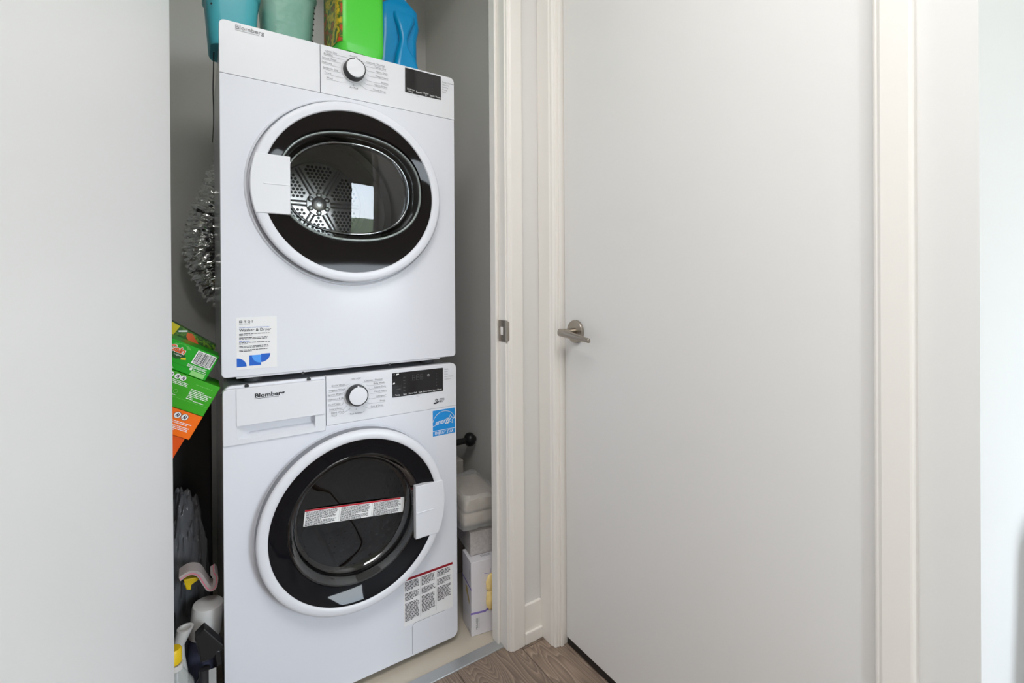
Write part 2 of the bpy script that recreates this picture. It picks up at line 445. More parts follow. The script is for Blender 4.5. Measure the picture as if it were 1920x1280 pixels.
# ------------------------------------------------------------------ setting: room shell
YW = 1.195      # face of the closet wall towards the hall
XW = 0.900      # face of the wall with the white door
YC = 0.193      # outside corner where that wall ends
JX0, JX1 = -0.072, 0.762   # closet opening between jamb faces
HEAD = 2.36
CX0, CX1, CYB = -0.26, 0.888, 2.06

def struct(o): o['kind'] = 'structure'; return o
fl = struct(boxo('floor', -1.7, 3.5, YB - .1, 1.228, -.06, -.012, M['sub'], bevel=0))
plank_me = None; first = None
nb = 0
for i in range(-12, 15):
    x0 = .6047 + .2015 * i - .2015
    if x0 > 3.4 or x0 < -1.7: continue
    off = random.Random(i).random() * 1.25
    if i == 0: off = .45
    if i == 1: off = .1
    y = 1.228 + off
    while y > YB - .1:
        y1 = min(y, 1.228); y0 = max(y - 1.25, YB - .1)
        if y1 - y0 > .02:
            MB().box(x0 + .0007, x0 + .2008, y0 + .0007, y1 - .0007, -.012, 0).build('plank', M['wood'], fl, bevel=.0012, seg=1, origin=(x0 + .1, (y0 + y1) / 2, 0)); nb += 1
        y -= 1.25
struct(boxo('floor_closet', CX0 - .05, CX1 + .05, 1.228, CYB + .05, -.06, -.001, M['tile'], bevel=0))
struct(boxo('ceiling', -1.7, 3.5, YB - .1, 2.1, CEIL, CEIL + .1, M['ceiling'], bevel=0))

# closet wall (faces the camera), with opening
mb = MB().box(-1.7, JX0 - .018, YW, 1.27, 0, CEIL).box(JX1 + .018, XW + .12, YW, 1.27, 0, CEIL).box(JX0 - .018, JX1 + .018, YW, 1.27, HEAD + .02, CEIL)
struct(mb.build('wall_front', M['wall']))
# closet interior walls
struct(boxo('wall_closet_back', CX0 - .06, CX1 + .06, CYB, CYB + .06, 0, CEIL, M['closet'], bevel=0))
struct(boxo('wall_closet_right', CX1, CX1 + .06, 1.27, CYB, 0, CEIL, M['closet'], bevel=0))
struct(boxo('wall_closet_left', CX0 - .06, CX0, 1.27, CYB, 0, CEIL, M['closet'], bevel=0))
# wall with the white door
DY0, DY1 = .3157, 1.119
mb = MB().box(XW, XW + .11, YC, DY0 - .018, 0, CEIL).box(XW, XW + .11, DY1 + .018, 1.195, 0, CEIL).box(XW, XW + .11, DY0 - .018, DY1 + .018, HEAD + .03, CEIL)
struct(mb.build('wall_right', M['wall']))
struct(boxo('wall_right_return', XW + .11, 3.5, YC, YC + .10, 0, CEIL, M['wall'], bevel=0))
struct(boxo('wall_behind_door', XW + .11, XW + .2, YC + .1, 1.27, 0, CEIL, M['closet'], bevel=0))
mb = MB().box(-1.8, -1.7, YB - .1, WIN2[0], 0, CEIL).box(-1.8, -1.7, WIN2[1], 1.27, 0, CEIL).box(-1.8, -1.7, WIN2[0], WIN2[1], 0, WIN2[2]).box(-1.8, -1.7, WIN2[0], WIN2[1], WIN2[3], CEIL)
struct(mb.build('wall_left', M['wall']))
struct(boxo('wall_far_right', 3.5, 3.6, YB - .1, YC + .1, 0, CEIL, M['wall'], bevel=0))
mb = MB().box(-1.7, WIN[0], YB - .1, YB, 0, CEIL).box(WIN[1], 3.5, YB - .1, YB, 0, CEIL).box(WIN[0], WIN[1], YB - .1, YB, 0, WIN[2]).box(WIN[0], WIN[1], YB - .1, YB, WIN[3], CEIL)
struct(mb.build('wall_back', M['wall']))

# window behind the camera
win = struct(empty('window_1', ((WIN[0] + WIN[1]) / 2, YB - .05, WIN[2])))
w = .05
boxo('window_frame', WIN[0], WIN[0] + w, YB - .09, YB - .02, WIN[2], WIN[3], M['win_frame'], win)
boxo('window_frame', WIN[1] - w, WIN[1], YB - .09, YB - .02, WIN[2], WIN[3], M['win_frame'], win)
boxo('window_frame', WIN[0] + w, WIN[1] - w, YB - .09, YB - .02, WIN[2], WIN[2] + w, M['win_frame'], win)
boxo('window_frame', WIN[0] + w, WIN[1] - w, YB - .09, YB - .02, WIN[3] - w, WIN[3], M['win_frame'], win)
boxo('window_pane', WIN[0] + w, WIN[1] - w, YB - .058, YB - .054, WIN[2] + w, WIN[3] - w, M['pane'], win, bevel=0)
win2 = struct(empty('fill_window', (-1.75, (WIN2[0] + WIN2[1]) / 2, WIN2[2])))  # added window, out of view, giving side light to the door wall
for (a0, a1, z0, z1) in ((WIN2[0], WIN2[0] + w, WIN2[2], WIN2[3]), (WIN2[1] - w, WIN2[1], WIN2[2], WIN2[3]), (WIN2[0] + w, WIN2[1] - w, WIN2[2], WIN2[2] + w), (WIN2[0] + w, WIN2[1] - w, WIN2[3] - w, WIN2[3])):
    boxo('window_frame', -1.79, -1.73, a0, a1, z0, z1, M['win_frame'], win2)
boxo('window_pane', -1.758, -1.754, WIN2[0] + w, WIN2[1] - w, WIN2[2] + w, WIN2[3] - w, M['pane'], win2, bevel=0)
struct(boxo('ground_outside', -60, 60, -90, 30, -3.2, -3.0, M['grass'], bevel=0))

# ---- trims (casings, jambs, baseboards)
def casing_profile(t=.016):   # across the width 0..1, returns proud distance
    return [(0, 0), (0, t * .55), (.06, t * .8), (.16, t * .8), (.2, t), (.92, t), (1, t * .8), (1, 0)]
def casing_v(name, along, a0, a1, base, sgn, z0, z1, m, flip=False):
    """vertical casing. along='x': lies on a Y=base wall, proud towards -Y; along='y': lies on an X=base wall, proud towards -X"""
    pr = casing_profile()
    pts = [((a0 + (a1 - a0) * (1 - s if flip else s)), d) for s, d in pr]
    loops = []
    for z in (z0, z1):
        loops.append([(a, base - d, z) if along == 'x' else (base - d, a, z) for a, d in pts])
    return struct(MB().loft(loops, True, True, True).build(name, m, bevel=.0015, seg=1))
# closet casing right, head and left
casing_v('trim_1', 'x', JX1 + .004, JX1 + .058, YW, -1, 0, HEAD + .06, M['trim'])
casing_v('trim_2', 'x', JX0 - .062, JX0 - .004, YW, -1, 0, HEAD + .06, M['trim'], True)
struct(boxo('trim_3', JX0 - .004, JX1 + .004, YW - .016, YW, HEAD + .004, HEAD + .06, M['trim']))
# closet jambs with door stops
jr = empty('trim_4', (JX1, 1.23, 0)); struct(jr)
boxo('jamb', JX1, JX1 + .018, YW - .004, 1.271, 0, HEAD, M['trim'], jr, bevel=.002)
boxo('door_stop', JX1 - .011, JX1, 1.228, 1.262, 0, HEAD - .012, M['trim'], jr, bevel=.003)
# strike plate on the jamb
sp = MB().box(JX1 - .0016, JX1 - .0001, 1.191, 1.2275, .921, .985).build('strike_plate', M['nickel'], jr, bevel=.0004, label='brushed nickel strike plate')
lip = []
for i in range(7):
    a = i / 6 * PI / 2.2
    yy = 1.191 - .009 * math.sin(a); xx = JX1 - .0008 + .009 * (1 - math.cos(a))
    lip.append([(xx - .0008, yy, .921 + .006 * (i / 6) ** 2), (xx - .0008, yy, .985 - .006 * (i / 6) ** 2), (xx + .0008, yy, .985 - .006 * (i / 6) ** 2), (xx + .0008, yy, .921 + .006 * (i / 6) ** 2)])
MB().loft(lip, True, True, True).build('lip', M['nickel'], sp, smooth=True)
MB().box(JX1 - .0022, JX1 - .0014, 1.203, 1.216, .941, .965).build('latch_slot', M['trim'], sp, bevel=.0003)
for zz in (.929, .977):
    MB().tube([(JX1 - .0026, 1.2095, zz), (JX1 - .001, 1.2095, zz)], .0042, 12).build('screw', M['nickel'], sp, smooth=True)
jl = empty('trim_5', (JX0, 1.23, 0)); struct(jl)
boxo('jamb', JX0 - .018, JX0, YW - .004, 1.271, 0, HEAD, M['trim'], jl)
jh = empty('trim_6', ((JX0 + JX1) / 2, 1.23, HEAD)); struct(jh)
boxo('jamb', JX0 - .018, JX1 + .018, YW - .004, 1.271, HEAD, HEAD + .018, M['trim'], jh)
# aluminium threshold strip
struct(boxo('trim_7', JX0, JX1 + .002, 1.2115, 1.2475, -.004, .0035, M['alu'], bevel=.0012))
# baseboard between closet casing and corner, with shoe moulding
bb = empty('baseboard_front', (.85, YW, 0)); struct(bb)
boxo('board', JX1 + .058, XW - .0155, YW - .009, YW, 0, .116, M['trim'], bb, bevel=.0025)
boxo('shoe_moulding', JX1 + .058, XW - .0155, YW - .0165, YW - .009, 0, .036, M['trim'], bb, bevel=.003)
# door casing on the right wall
casing_v('trim_8', 'y', DY1 + .002, YW - .0005, XW, -1, 0, HEAD + .07, M['trim'])
casing_v('trim_9', 'y', DY0 - .055, DY0 - .002, XW, -1, 0, HEAD + .07, M['trim'], True)
struct(boxo('trim_10', XW - .016, XW, DY0 - .002, DY1 + .002, HEAD + .01, HEAD + .07, M['trim']))
jd = empty('trim_11', (XW, DY1, 0)); struct(jd)
boxo('jamb', XW - .002, XW + .11, DY1, DY1 + .018, 0, HEAD + .012, M['trim'], jd)
boxo('jamb_bead', XW + .006, XW + .018, DY1 - .004, DY1, 0, HEAD, M['trim'], jd, bevel=.0015)
jd2 = empty('trim_12', (XW, DY0, 0)); struct(jd2)
boxo('jamb', XW - .002, XW + .11, DY0 - .018, DY0, 0, HEAD + .012, M['trim'], jd2)
struct(boxo('baseboard_right', XW - .012, XW, YC, DY0 - .055, 0, .116, M['trim'], bevel=.003))
struct(boxo('baseboard_return', XW, 3.5, YC - .012, YC, 0, .116, M['trim'], bevel=.003))
struct(boxo('baseboard_left', -1.7, -1.688, YB, YW, 0, .116, M['trim'], bevel=.003))
struct(boxo('baseboard_hall', -1.688, JX0 - .062, YW - .012, YW, 0, .116, M['trim'], bevel=.003))

# white flush door on the right wall
XD = .9273
d1 = boxo('door_1', XD, XD + .035, DY0 + .003, DY1 - .003, .024, HEAD + .006, M['doorw'], bevel=.0015, label='flat white door with a brushed nickel lever', kind='structure')
boxo('under_door_shade', XD + .0015, XD + .030, DY0 + .004, DY1 - .004, .004, .0245, M['blackp'], d1, bevel=.001, label='black strip standing in for the shaded gap under the door')  # shade of the gap below the door, modelled as a black strip
def circ_x(x, cy, cz, r, n=40): return [(x, cy + r * math.cos(2 * PI * i / n), cz + r * math.sin(2 * PI * i / n)) for i in range(n)]
hy, hz = 1.0640, .9528
hd = MB().loft([circ_x(x, hy, hz, r) for x, r in ((XD - .0002, .0335), (XD - .006, .0335), (XD - .0085, .032), (XD - .0092, .029), (XD - .0092, .012))], True, True, True).build('door_handle', M['nickel'], d1, smooth=True, label='brushed nickel rosette')
MB().loft([circ_x(x, hy, hz, r, 24) for x, r in ((XD - .009, .0105), (XD - .030, .0095), (XD - .048, .0105))], True, True, True).build('neck', M['nickel'], hd, smooth=True)
lv = []
for t, hw, th in ((-.0125, .0085, .0055), (-.0115, .0105, .0068), (0, .0115, .0072), (.03, .0105, .0062), (.07, .0085, .005), (.088, .0078, .0046), (.090, .0066, .0056), (.109, .0066, .0056), (.1105, .0055, .0045)):
    cx_ = XD - .054 + .004 * (t / .11); yy = hy + .001 - t
    lv.append([(cx_ + th * math.cos(a) * (1.0), yy, hz - .001 - .12 * max(t, 0) + hw * math.sin(a)) for a in [2 * PI * k / 20 for k in range(20)]])
MB().loft(lv, True, True, True).build('lever', M['nickel'], hd, smooth=True)

# open closet door leaf (left of the picture)
pin = Vector((-.078, 1.168, 0)); ang = math.radians(100)
dv = Vector((math.cos(ang), -math.sin(ang), 0)); tv = Vector((math.sin(ang), math.cos(ang), 0))
vs = []
for z in (.012, HEAD - .004):
    for (a, b) in ((0.0, 0), (.826, 0), (.826, .035), (0.0, .035)):
        vs.append(pin + dv * a + tv * b + Vector((0, 0, z)))
d2 = MB().add(vs, [(0, 1, 2, 3), (4, 5, 6, 7), (0, 1, 5, 4), (1, 2, 6, 5), (2, 3, 7, 6), (3, 0, 4, 7)]).build('door_2', M['leaf'], bevel=.0015, label='open white closet door leaf beside the machines', kind='structure')
for zz in (.25, 1.05, 1.85):
    MB().tube([(pin.x - .006, pin.y - .001, zz - .045), (pin.x - .006, pin.y - .001, zz + .045)], .006, 12).build('hinge', M['nickel'], d2, smooth=True)

# large flat ceiling light panel
lx0, lx1, ly0, ly1 = LAMP
t = empty('ceiling_light_panel', ((lx0 + lx1) / 2, (ly0 + ly1) / 2, CEIL), 'large flat white light panel on the hall ceiling', 'lamp')
for (a, b, c, d) in ((lx0 - .03, lx1 + .03, ly0 - .03, ly0), (lx0 - .03, lx1 + .03, ly1, ly1 + .03), (lx0 - .03, lx0, ly0, ly1), (lx1, lx1 + .03, ly0, ly1)):
    boxo('frame', a, b, c, d, CEIL - .05, CEIL, M['plastic'], t, bevel=.003)
boxo('diffuser', lx0, lx1, ly0, ly1, CEIL - .04, CEIL - .03, M['plastic2'], t, bevel=0)
la = bpy.data.lights.new('ceiling_light', 'AREA'); la.shape = 'RECTANGLE'; la.size = lx1 - lx0; la.size_y = ly1 - ly0; la.energy = LAMP_W; la.color = (1, .975, .95)
lo = bpy.data.objects.new('ceiling_light', la); COL.objects.link(lo); lo.location = ((lx0 + lx1) / 2, (ly0 + ly1) / 2, CEIL - .045)

# ------------------------------------------------------------------ machines
X0 = .045; W = .61; YF = 1.3075; YBK = 1.885
FP = lambda dy=0.: Frame((X0, YF - dy, 0))

def screen_print(panel_y): return Frame((X0, panel_y, 0))

# ============ DRYER ============
DZ0, DZ1, DS = .875, 1.7195, 1.5935
dryer = empty('dryer', (X0 + W / 2, 1.59, DZ0), 'white tumble dryer stacked on top of the washer', 'dryer')
dcx, dcz, RX = X0 + .3045, 1.338, 1.035
ol = rrect(X0 + .003, X0 + W - .003, DZ0 + .002, DZ1 - .002, .012)
# cabinet: sides, back and a front flange with the loading hole
mbb = MB().loft([[(x, YF + .016, z) for x, z in ol], [(x, YBK, z) for x, z in ol]], True, False, True)
mbb.build('cabinet', M['enamel'], dryer, smooth=True)
# front panel pieces
hole = circ(dcx, dcz, .228, YF, 96, RX)
slab('front_panel', rrect(X0, X0 + W, DZ0, DS - .0003, (.010, .010, 0, 0)), YF, YF + .02, M['enamel'], dryer, .0016, hole)
MB().quad((X0 + .004, YF + .012, DS - .008), (X0 + W - .004, YF + .012, DS - .008), (X0 + W - .004, YF + .012, DS + .008), (X0 + .004, YF + .012, DS + .008)).build('seam_backing', M['gap'], dryer)
MB().quad((X0 + .216, YF + .012, DS), (X0 + .232, YF + .012, DS), (X0 + .232, YF + .012, DZ1 - .01), (X0 + .216, YF + .012, DZ1 - .01)).build('seam_backing', M['gap'], dryer)
tank = slab('water_tank_drawer', rrect(X0, X0 + .2236, DS + .0003, DZ1, (0, 0, 0, .012)), YF - .0004, YF + .02, M['plastic'], dryer, .0009)
cpan = slab('control_panel', rrect(X0 + .2252, X0 + W, DS + .0003, DZ1, (0, 0, .014, 0)), YF - .0004, YF + .02, M['plastic'], dryer, .0009)
PF = FP(.001)
pm = MB(); text(pm, 'Blomberg', .0140, PF, .0325, 1.7040, bold=.008, sx=1.14); rect(pm, PF, .0328, .0838, 1.7005, 1.7012)
dk = {}
def dial_print(mb, fr, cx, cz, left, right_, top, bottom, size=.0066):
    for (tx, tz, s, pts) in left:
        text(mb, s, size, fr, tx, tz, sx=1.05); line(mb, fr, pts, .0005)
    for (tx, tz, s, pts) in right_:
        text(mb, s, size, fr, tx, tz, 'RIGHT', sx=1.05); line(mb, fr, pts, .0005)
    for (tx, tz, s) in top + bottom: text(mb, s, size, fr, tx, tz, 'CENTER', sx=1.05)
kx, kz = .3095, 1.6695
L_ = [(.237, 1.7035, 'Quick Dry'), (.233, 1.6955, 'Bedding'), (.229, 1.6845, 'Sports Wear'), (.228, 1.6725, 'Delicates'), (.231, 1.659, 'Synthetic Dry'), (.234, 1.6465, 'Towel'), (.239, 1.634, 'Wool')]
Ang = [118, 138, 158, 178, 198, 222, 246]
left = []
for (tx, tz, s), a in zip(L_, Ang):
    ex, ez = kx + .036 * math.cos(math.radians(a)), kz + .036 * math.sin(math.radians(a))
    mx = min(ex - .004, kx - .034)
    left.append((tx, tz, s, [(tx, tz - .0022), (mx, tz - .0022), (ex, ez)]))
R_ = [(.395, 1.7015, 'Cottons / Normal'), (.399, 1.693, 'Xpress Dry'), (.403, 1.681, 'Heavy Duty'), (.405, 1.668, 'Mixed Fabric'), (.405, 1.654, 'Sanitize'), (.402, 1.6435, 'Quick Dryer'), (.398, 1.6295, 'Timed Dryer')]
Ang = [62, 42, 20, 0, -22, -42, -64]
rgt = []
for (tx, tz, s), a in zip(R_, Ang):
    ex, ez = kx + .036 * math.cos(math.radians(a)), kz + .036 * math.sin(math.radians(a))
    mx = max(ex + .004, kx + .034)
    rgt.append((tx, tz, s, [(tx, tz - .0022), (mx, tz - .0022), (ex, ez)]))
dm = MB(); dial_print(dm, PF, kx, kz, left, rgt, [(kx, 1.7065, 'On/Off')], [(kx, 1.622, 'Air Fluff')])
line(dm, PF, [(kx, kz - .036), (kx, kz - .04)], .0007)
# dial
def dial(parent, kx, kz, yf):
    cx_, cz_ = X0 + kx, kz
    d = lathe('dial', cx_, cz_, [(.0325, yf - .0003), (.0318, yf - .002), (.0305, yf - .002)], M['plastic2'], parent, 48, cap1=True)
    sk = lathe('dial_skirt', cx_, cz_, [(.0285, yf - .0018), (.0272, yf - .020), (.0262, yf - .0218), (.024, yf - .0222)], M['blackp'], d, 56)
    lathe('dial_cap', cx_, cz_, [(.0243, yf - .0215), (.0236, yf - .0226), (.021, yf - .0229), (.0005, yf - .023)], M['plastic'], d, 56, cap1=True)
    MB().box(cx_ - .0022, cx_ + .0022, yf - .0228, yf - .019, cz_ + .0225, cz_ + .0275).build('dial_pointer', M['plastic'], d, bevel=.0004)
    return d
dial(dryer, kx, kz, YF - .001)
# display
ds = slab('display', rrect(X0 + .4545, X0 + .5665, 1.6452, 1.7148, .001), YF - .0017, YF + .002, M['screen'], dryer, .0004)
SF = FP(.0017); sm = MB()
for x, z, s in ((.4715, 1.6535, 'Dryness'), (.4715, 1.6475, 'Level'), (.4965, 1.6505, 'Buzzer'), (.518, 1.652, 'Delay'), (.518, 1.6465, 'In'), (.547, 1.6485, 'Start / Pause')): text(sm, s, .0068, SF, x, z, 'CENTER')
gm = MB()
for k in range(5): rect(gm, SF, .536, .5395, 1.663 + k * .009, 1.6645 + k * .009)
for x, z, s, sz in ((.5705, 1.6985, 'Damp / Cupboard', .0055), (.5705, 1.691, 'Extra Dry', .0055), (.5705, 1.6835, 'Iron Dry', .0055), (.5705, 1.676, 'Drying', .0055), (.5705, 1.6685, 'Finish', .0055), (.468, 1.6385, '* 3 s', .005), (.4885, 1.6385, '* 3 s', .005)): text(dm, s, sz, PF, x, z)

# door
def dloop(cx, cz, a, bt, bb_, y, n=96, ex=2.25):
    out = []
    for i in range(n):
        t = 2 * PI * i / n; c, s = math.cos(t), math.sin(t)
        rr = (abs(c) ** ex + abs(s) ** ex) ** (-1 / ex)
        out.append((cx + a * rr * c, y, cz + (bt if s >= 0 else bb_) * rr * s))
    return out
ddoor = empty('door', (dcx, YF, dcz)); ddoor.parent = dryer; ddoor.location = Vector((dcx, YF, dcz)) - Vector(dryer.location)
lathe('door_surround', dcx, dcz, [(.2475, YF), (.2465, YF - .004), (.2445, YF - .0058), (.2425, YF - .005), (.2415, YF + .004), (.228, YF + .012)], M['enamel'], dryer, 120, RX)
lathe('door_side', dcx, dcz, [(.2345, YF + .012), (.2370, YF + .002), (.2374, YF - .008), (.2373, YF - .0185)], M['greyside'], ddoor, 120, RX)
lathe('door_ring', dcx, dcz, [(.2373, YF - .0183), (.2366, YF - .0225), (.2345, YF - .0255), (.231, YF - .027), (.222, YF - .0272), (.2145, YF - .0265), (.2125, YF - .0245), (.2118, YF - .022)], M['enamel'], ddoor, 120, RX)
gcx, gcz = X0 + .307, 1.3525
n = 120
bl = []
for s_ in [0, .15, .4, .7, .93, 1.0]:
    A = circ(dcx, dcz, .2122, 0, n, RX); B = dloop(gcx, gcz, .188, .1465, .1415, 0, n)
    y = YF - .0235 + (.006 * (s_ > .95))
    bl.append([(a[0] * (1 - s_) + b[0] * s_, y + s_ * (.004 - .004 * math.sin(2 * PI * i_ / n)), a[2] * (1 - s_) + b[2] * s_) for i_, (a, b) in enumerate(zip(A, B))])
MB().loft(bl).build('black_bezel', M['bezel_d'], ddoor, smooth=True, label='glossy black ring around the oval glass')
# glass bowl: side wall, then a bulging clear pane
gl = [dloop(gcx, gcz, a, bt, bb_, y, n) for a, bt, bb_, y in ((.1885, .147, .142, YF - .0105), (.1835, .1425, .1375, YF - .0125), (.1800, .139, .134, YF - .009), (.176, .135, .131, YF + .012), (.170, .130, .126, YF + .032), (.164, .124, .120, YF + .041))]
MB().loft(gl).build('glass_bowl_side', M['glass_rim'], ddoor, smooth=True)
bx, bz = X0 + .322, 1.380     # where the pane bulges most
pl = []
for k in range(15):
    s_ = 1 - k / 14
    lo = []
    for (x, y, z) in dloop(gcx, gcz, .1645, .1245, .1205, 0, n):
        xx = gcx + (x - gcx) * s_; zz = gcz + (z - gcz) * s_
        lo.append((xx, YF + .010 + (xx - bx) ** 2 / (2 * .78) + (zz - bz) ** 2 / (2 * 1.1), zz))
    pl.append(lo)
MB().loft(pl, True, False, False).build('glass_pane', M['glass_d'], ddoor, smooth=True, label='clear bulging door glass')
ed = dloop(gcx, gcz, .1645, .1245, .1205, 0, n)
el_ = []
for i_, (x, y, z) in enumerate(ed):
    yy = YF + .010 + (x - bx) ** 2 / (2 * .78) + (z - bz) ** 2 / (2 * 1.1); q_ = (Vector((gcx, 0, gcz)) - Vector((x, 0, z))).normalized()
    el_.append([Vector((x, yy, z)) + q_ * (.0042 * math.cos(a)) + Vector((0, -.0042 * math.sin(a), 0)) for a in [2 * PI * k / 10 for k in range(10)]])
er_ = []
for (x, y, z) in dloop(gcx, gcz, .1865, .1450, .1400, YF - .0115, n):
    q_ = (Vector((gcx, 0, gcz)) - Vector((x, 0, z))).normalized()
    er_.append([Vector((x, y, z)) + q_ * (.0036 * math.cos(a)) + Vector((0, -.0030 * math.sin(a), 0)) for a in [2 * PI * k / 10 for k in range(10)]])
MB().loft(er_ + [er_[0]], True).build('glass_rim', mat('grey_green_glass_rim', (.20, .23, .22, 1), .08, spec=.8), ddoor, smooth=True)
MB().loft(el_ + [el_[0]], True).build('glass_edge', thin_glass('polished_glass_edge', (.5, .52, .53, 1), .05, 2.6), ddoor, smooth=True)
# grip
def grip(name, parent, cx, cz, r, rx, x1, z0, z1, yf, thick, side, rib, mt, rz=None):
    rz = cz if rz is None else rz
    N = 12; ol = []
    for i in range(N + 1):
        z = z0 + (z1 - z0) * i / N
        x = cx + side * rx * math.sqrt(r * r - (z - cz) ** 2); ol.append((x, z))
    ol = ol[::-1] + [(x1, z0), (x1, z1)] if side < 0 else [(x1, z1), (x1, z0)] + ol
    # orientation must be counter-clockwise
    ar = sum(ol[i][0] * ol[(i + 1) % len(ol)][1] - ol[(i + 1) % len(ol)][0] * ol[i][1] for i in range(len(ol)))
    if ar < 0: ol = ol[::-1]
    g = slab(name, ol, yf - thick, yf + .012, mt, parent, .0022)
    MB().box(min(rib), max(rib), yf - thick - .0012, yf - thick + .001, rz - .0013, rz + .0013).build('rib', mt, g, bevel=.0006)
    return g
grip('door_grip', ddoor, dcx, 1.338, .2368, RX, X0 + .1472, 1.2665, 1.4095, YF - .0255, .0035, -1, (X0 + .088, X0 + .1455), M['plastic'])
# drum
drx, drz = X0 + .318, 1.383; YD = YF + .50
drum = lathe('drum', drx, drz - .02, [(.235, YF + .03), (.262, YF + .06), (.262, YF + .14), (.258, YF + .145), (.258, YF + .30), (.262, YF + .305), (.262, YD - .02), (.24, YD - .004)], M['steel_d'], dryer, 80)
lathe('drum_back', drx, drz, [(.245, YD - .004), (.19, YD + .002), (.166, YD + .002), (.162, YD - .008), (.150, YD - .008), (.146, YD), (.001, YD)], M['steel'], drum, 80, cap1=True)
hm = MB()
for k in range(-16, 17):
    for j in range(-18, 19):
        x = (k + .5 * (j % 2)) * .0138; z = j * .0120
        r_ = math.hypot(x, z); a = (math.degrees(math.atan2(z, x)) + 360) % 60
        if r_ > .139 or r_ < .048: continue
        if min(a, 60 - a) * PI / 180 * r_ < .013: continue
        hm.add([(drx + x + .0052 * math.cos(t), YD - .0008, drz + z + .0052 * math.sin(t)) for t in [2 * PI * q / 10 for q in range(10)]], [tuple(range(10))])
hm.build('drum_perforations', M['hole'], drum, kind='stuff')
for k in range(6):
    a = k * PI / 3; c, s = math.cos(a), math.sin(a)
    lps = []
    for rr, wd in ((.036, .011), (.142, .009)):
        lps.append([(drx + rr * c - t * s, YD - h_, drz + rr * s + t * c) for t, h_ in ((-wd, 0), (-wd * .6, .006), (-wd * .25, .003), (wd * .25, .003), (wd * .6, .006), (wd, 0))])
    MB().loft(lps, False).build('spoke', M['steel'], drum)
    b = (k + .5) * PI / 3
    lathe('bolt', drx + .0315 * math.cos(b), drz + .0315 * math.sin(b), [(.0068, YD - .0084), (.0064, YD - .0125), (.003, YD - .0135)], M['bolt'], drum, 14, cap1=True)
    lathe('bolt_seat', drx + .0315 * math.cos(b), drz + .0315 * math.sin(b), [(.0098, YD - .0082), (.0094, YD - .0092)], M['hole'], drum, 16, cap1=True)
lathe('hub', drx, drz, [(.042, YD - .001), (.040, YD - .008), (.025, YD - .0085), (.024, YD - .005)], M['steel'], drum, 48)
lathe('hub_plate', drx, drz, [(.0255, YD - .0084), (.024, YD - .0095), (.009, YD - .0095)], M['steel_d'], drum, 40, cap1=True)
lathe('hub_bolt', drx, drz, [(.0090, YD - .0094), (.0085, YD - .012), (.0005, YD - .0125)], M['bolt'], drum, 20, cap1=True)
# small lifter rib inside the drum
MB().add([(drx + .12, YF + .1, drz - .255), (drx + .16, YF + .1, drz - .215), (drx + .11, YF + .1, drz - .19), (drx + .12, YD, drz - .255), (drx + .16, YD, drz - .215), (drx + .11, YD, drz - .19)], [(0, 1, 4, 3), (1, 2, 5, 4), (2, 0, 3, 5), (0, 2, 1), (3, 4, 5)]).build('lifter', M['steel_d'], drum, bevel=.008, smooth=True)
# maintenance tag
tg = slab('information_sticker', rrect(X0 + .0305, X0 + .1178, .8915, 1.0165, .001), YF - .0005, YF + .001, M['tag_paper'], dryer, .0002, label='white paper sticker with blue shapes')
TF = FP(.0005); t1, t2, t3 = MB(), MB(), MB()
text(t1, 'T Q S', .0075, TF, .0465, 1.0035, bold=.01, sx=1.1)
line(t1, TF, [(.0375, 1.0042), (.0425, 1.0042), (.0425, 1.0082), (.0375, 1.0082), (.0375, 1.0042)], .0013)
text(t1, 'MAKE + MOVING', .0030, TF, .0365, .9995)
text(t2, 'HOMEOWNER MAINTENANCE ALERT', .0034, TF, .0365, .9905, sx=1.12)
text(t1, 'Washer & Dryer', .0098, TF, .0365, .9825, bold=.012, sx=1.02)
fineprint(t1, TF, .0365, .104, .9775, 2, .0032, .0015, 1, {1: .42})
fineprint(t1, TF, .0365, .106, .9685, 2, .0032, .0017, 2, {1: .85})
fineprint(t2, TF, .0365, .060, .9600, 1, .003, .0014, 3)
fineprint(t1, TF, .0365, .105, .9565, 2, .0030, .0015, 4, {1: .25})
fineprint(t1, TF, .0365, .103, .9478, 2, .0030, .0015, 5, {1: .95})
fineprint(t1, TF, .0365, .103, .9390, 2, .0030, .0015, 6, {1: .4})
def arc(cx, cz, r, a0, a1, k=14): return [(cx + r * math.cos(math.radians(a0 + (a1 - a0) * i / k)), cz + r * math.sin(math.radians(a0 + (a1 - a0) * i / k))) for i in range(k + 1)]
SH = [MB() for _ in range(3)]
poly(SH[0], TF, [(.0312, .8985)] + arc(.0312, .8985, .0205, 0, 90))
rect(SH[1], TF, .0575, .0825, .8995, .9245)
poly(SH[2], TF, [(.0825, .9265)] + arc(.0825, .9265, .0205, -90, 0))
poly(t3, TF, [(.0825, .9245)] + arc(.0825, .9245, .0195, 180, 270), .0007)
# bottom lip, bolts, feet
boxo('base_plate', X0 + .015, X0 + W - .015, YF + .022, YBK - .03, DZ0 - .004, DZ0 + .004, M['dkgrey'], dryer, bevel=.001)
boxo('bottom_lip', X0 + .03, X0 + W - .05, YF + .003, YF + .022, DZ0 - .005, DZ0 + .003, M['plastic2'], dryer, bevel=.0015)
for xx in (.178, .405):
    MB().tube([(X0 + xx, YF + .006, DZ0 - .009), (X0 + xx, YF + .006, DZ0 - .003)], .004, 10).build('screw', M['dkgrey'], dryer)
for xx in (.07, .54):
    for yy in (YF + .06, YBK - .07):
        MB().tube([(X0 + xx, yy, .8545), (X0 + xx, yy, DZ0)], .022, 20).build('foot', M['dkgrey'], dryer, smooth=True)

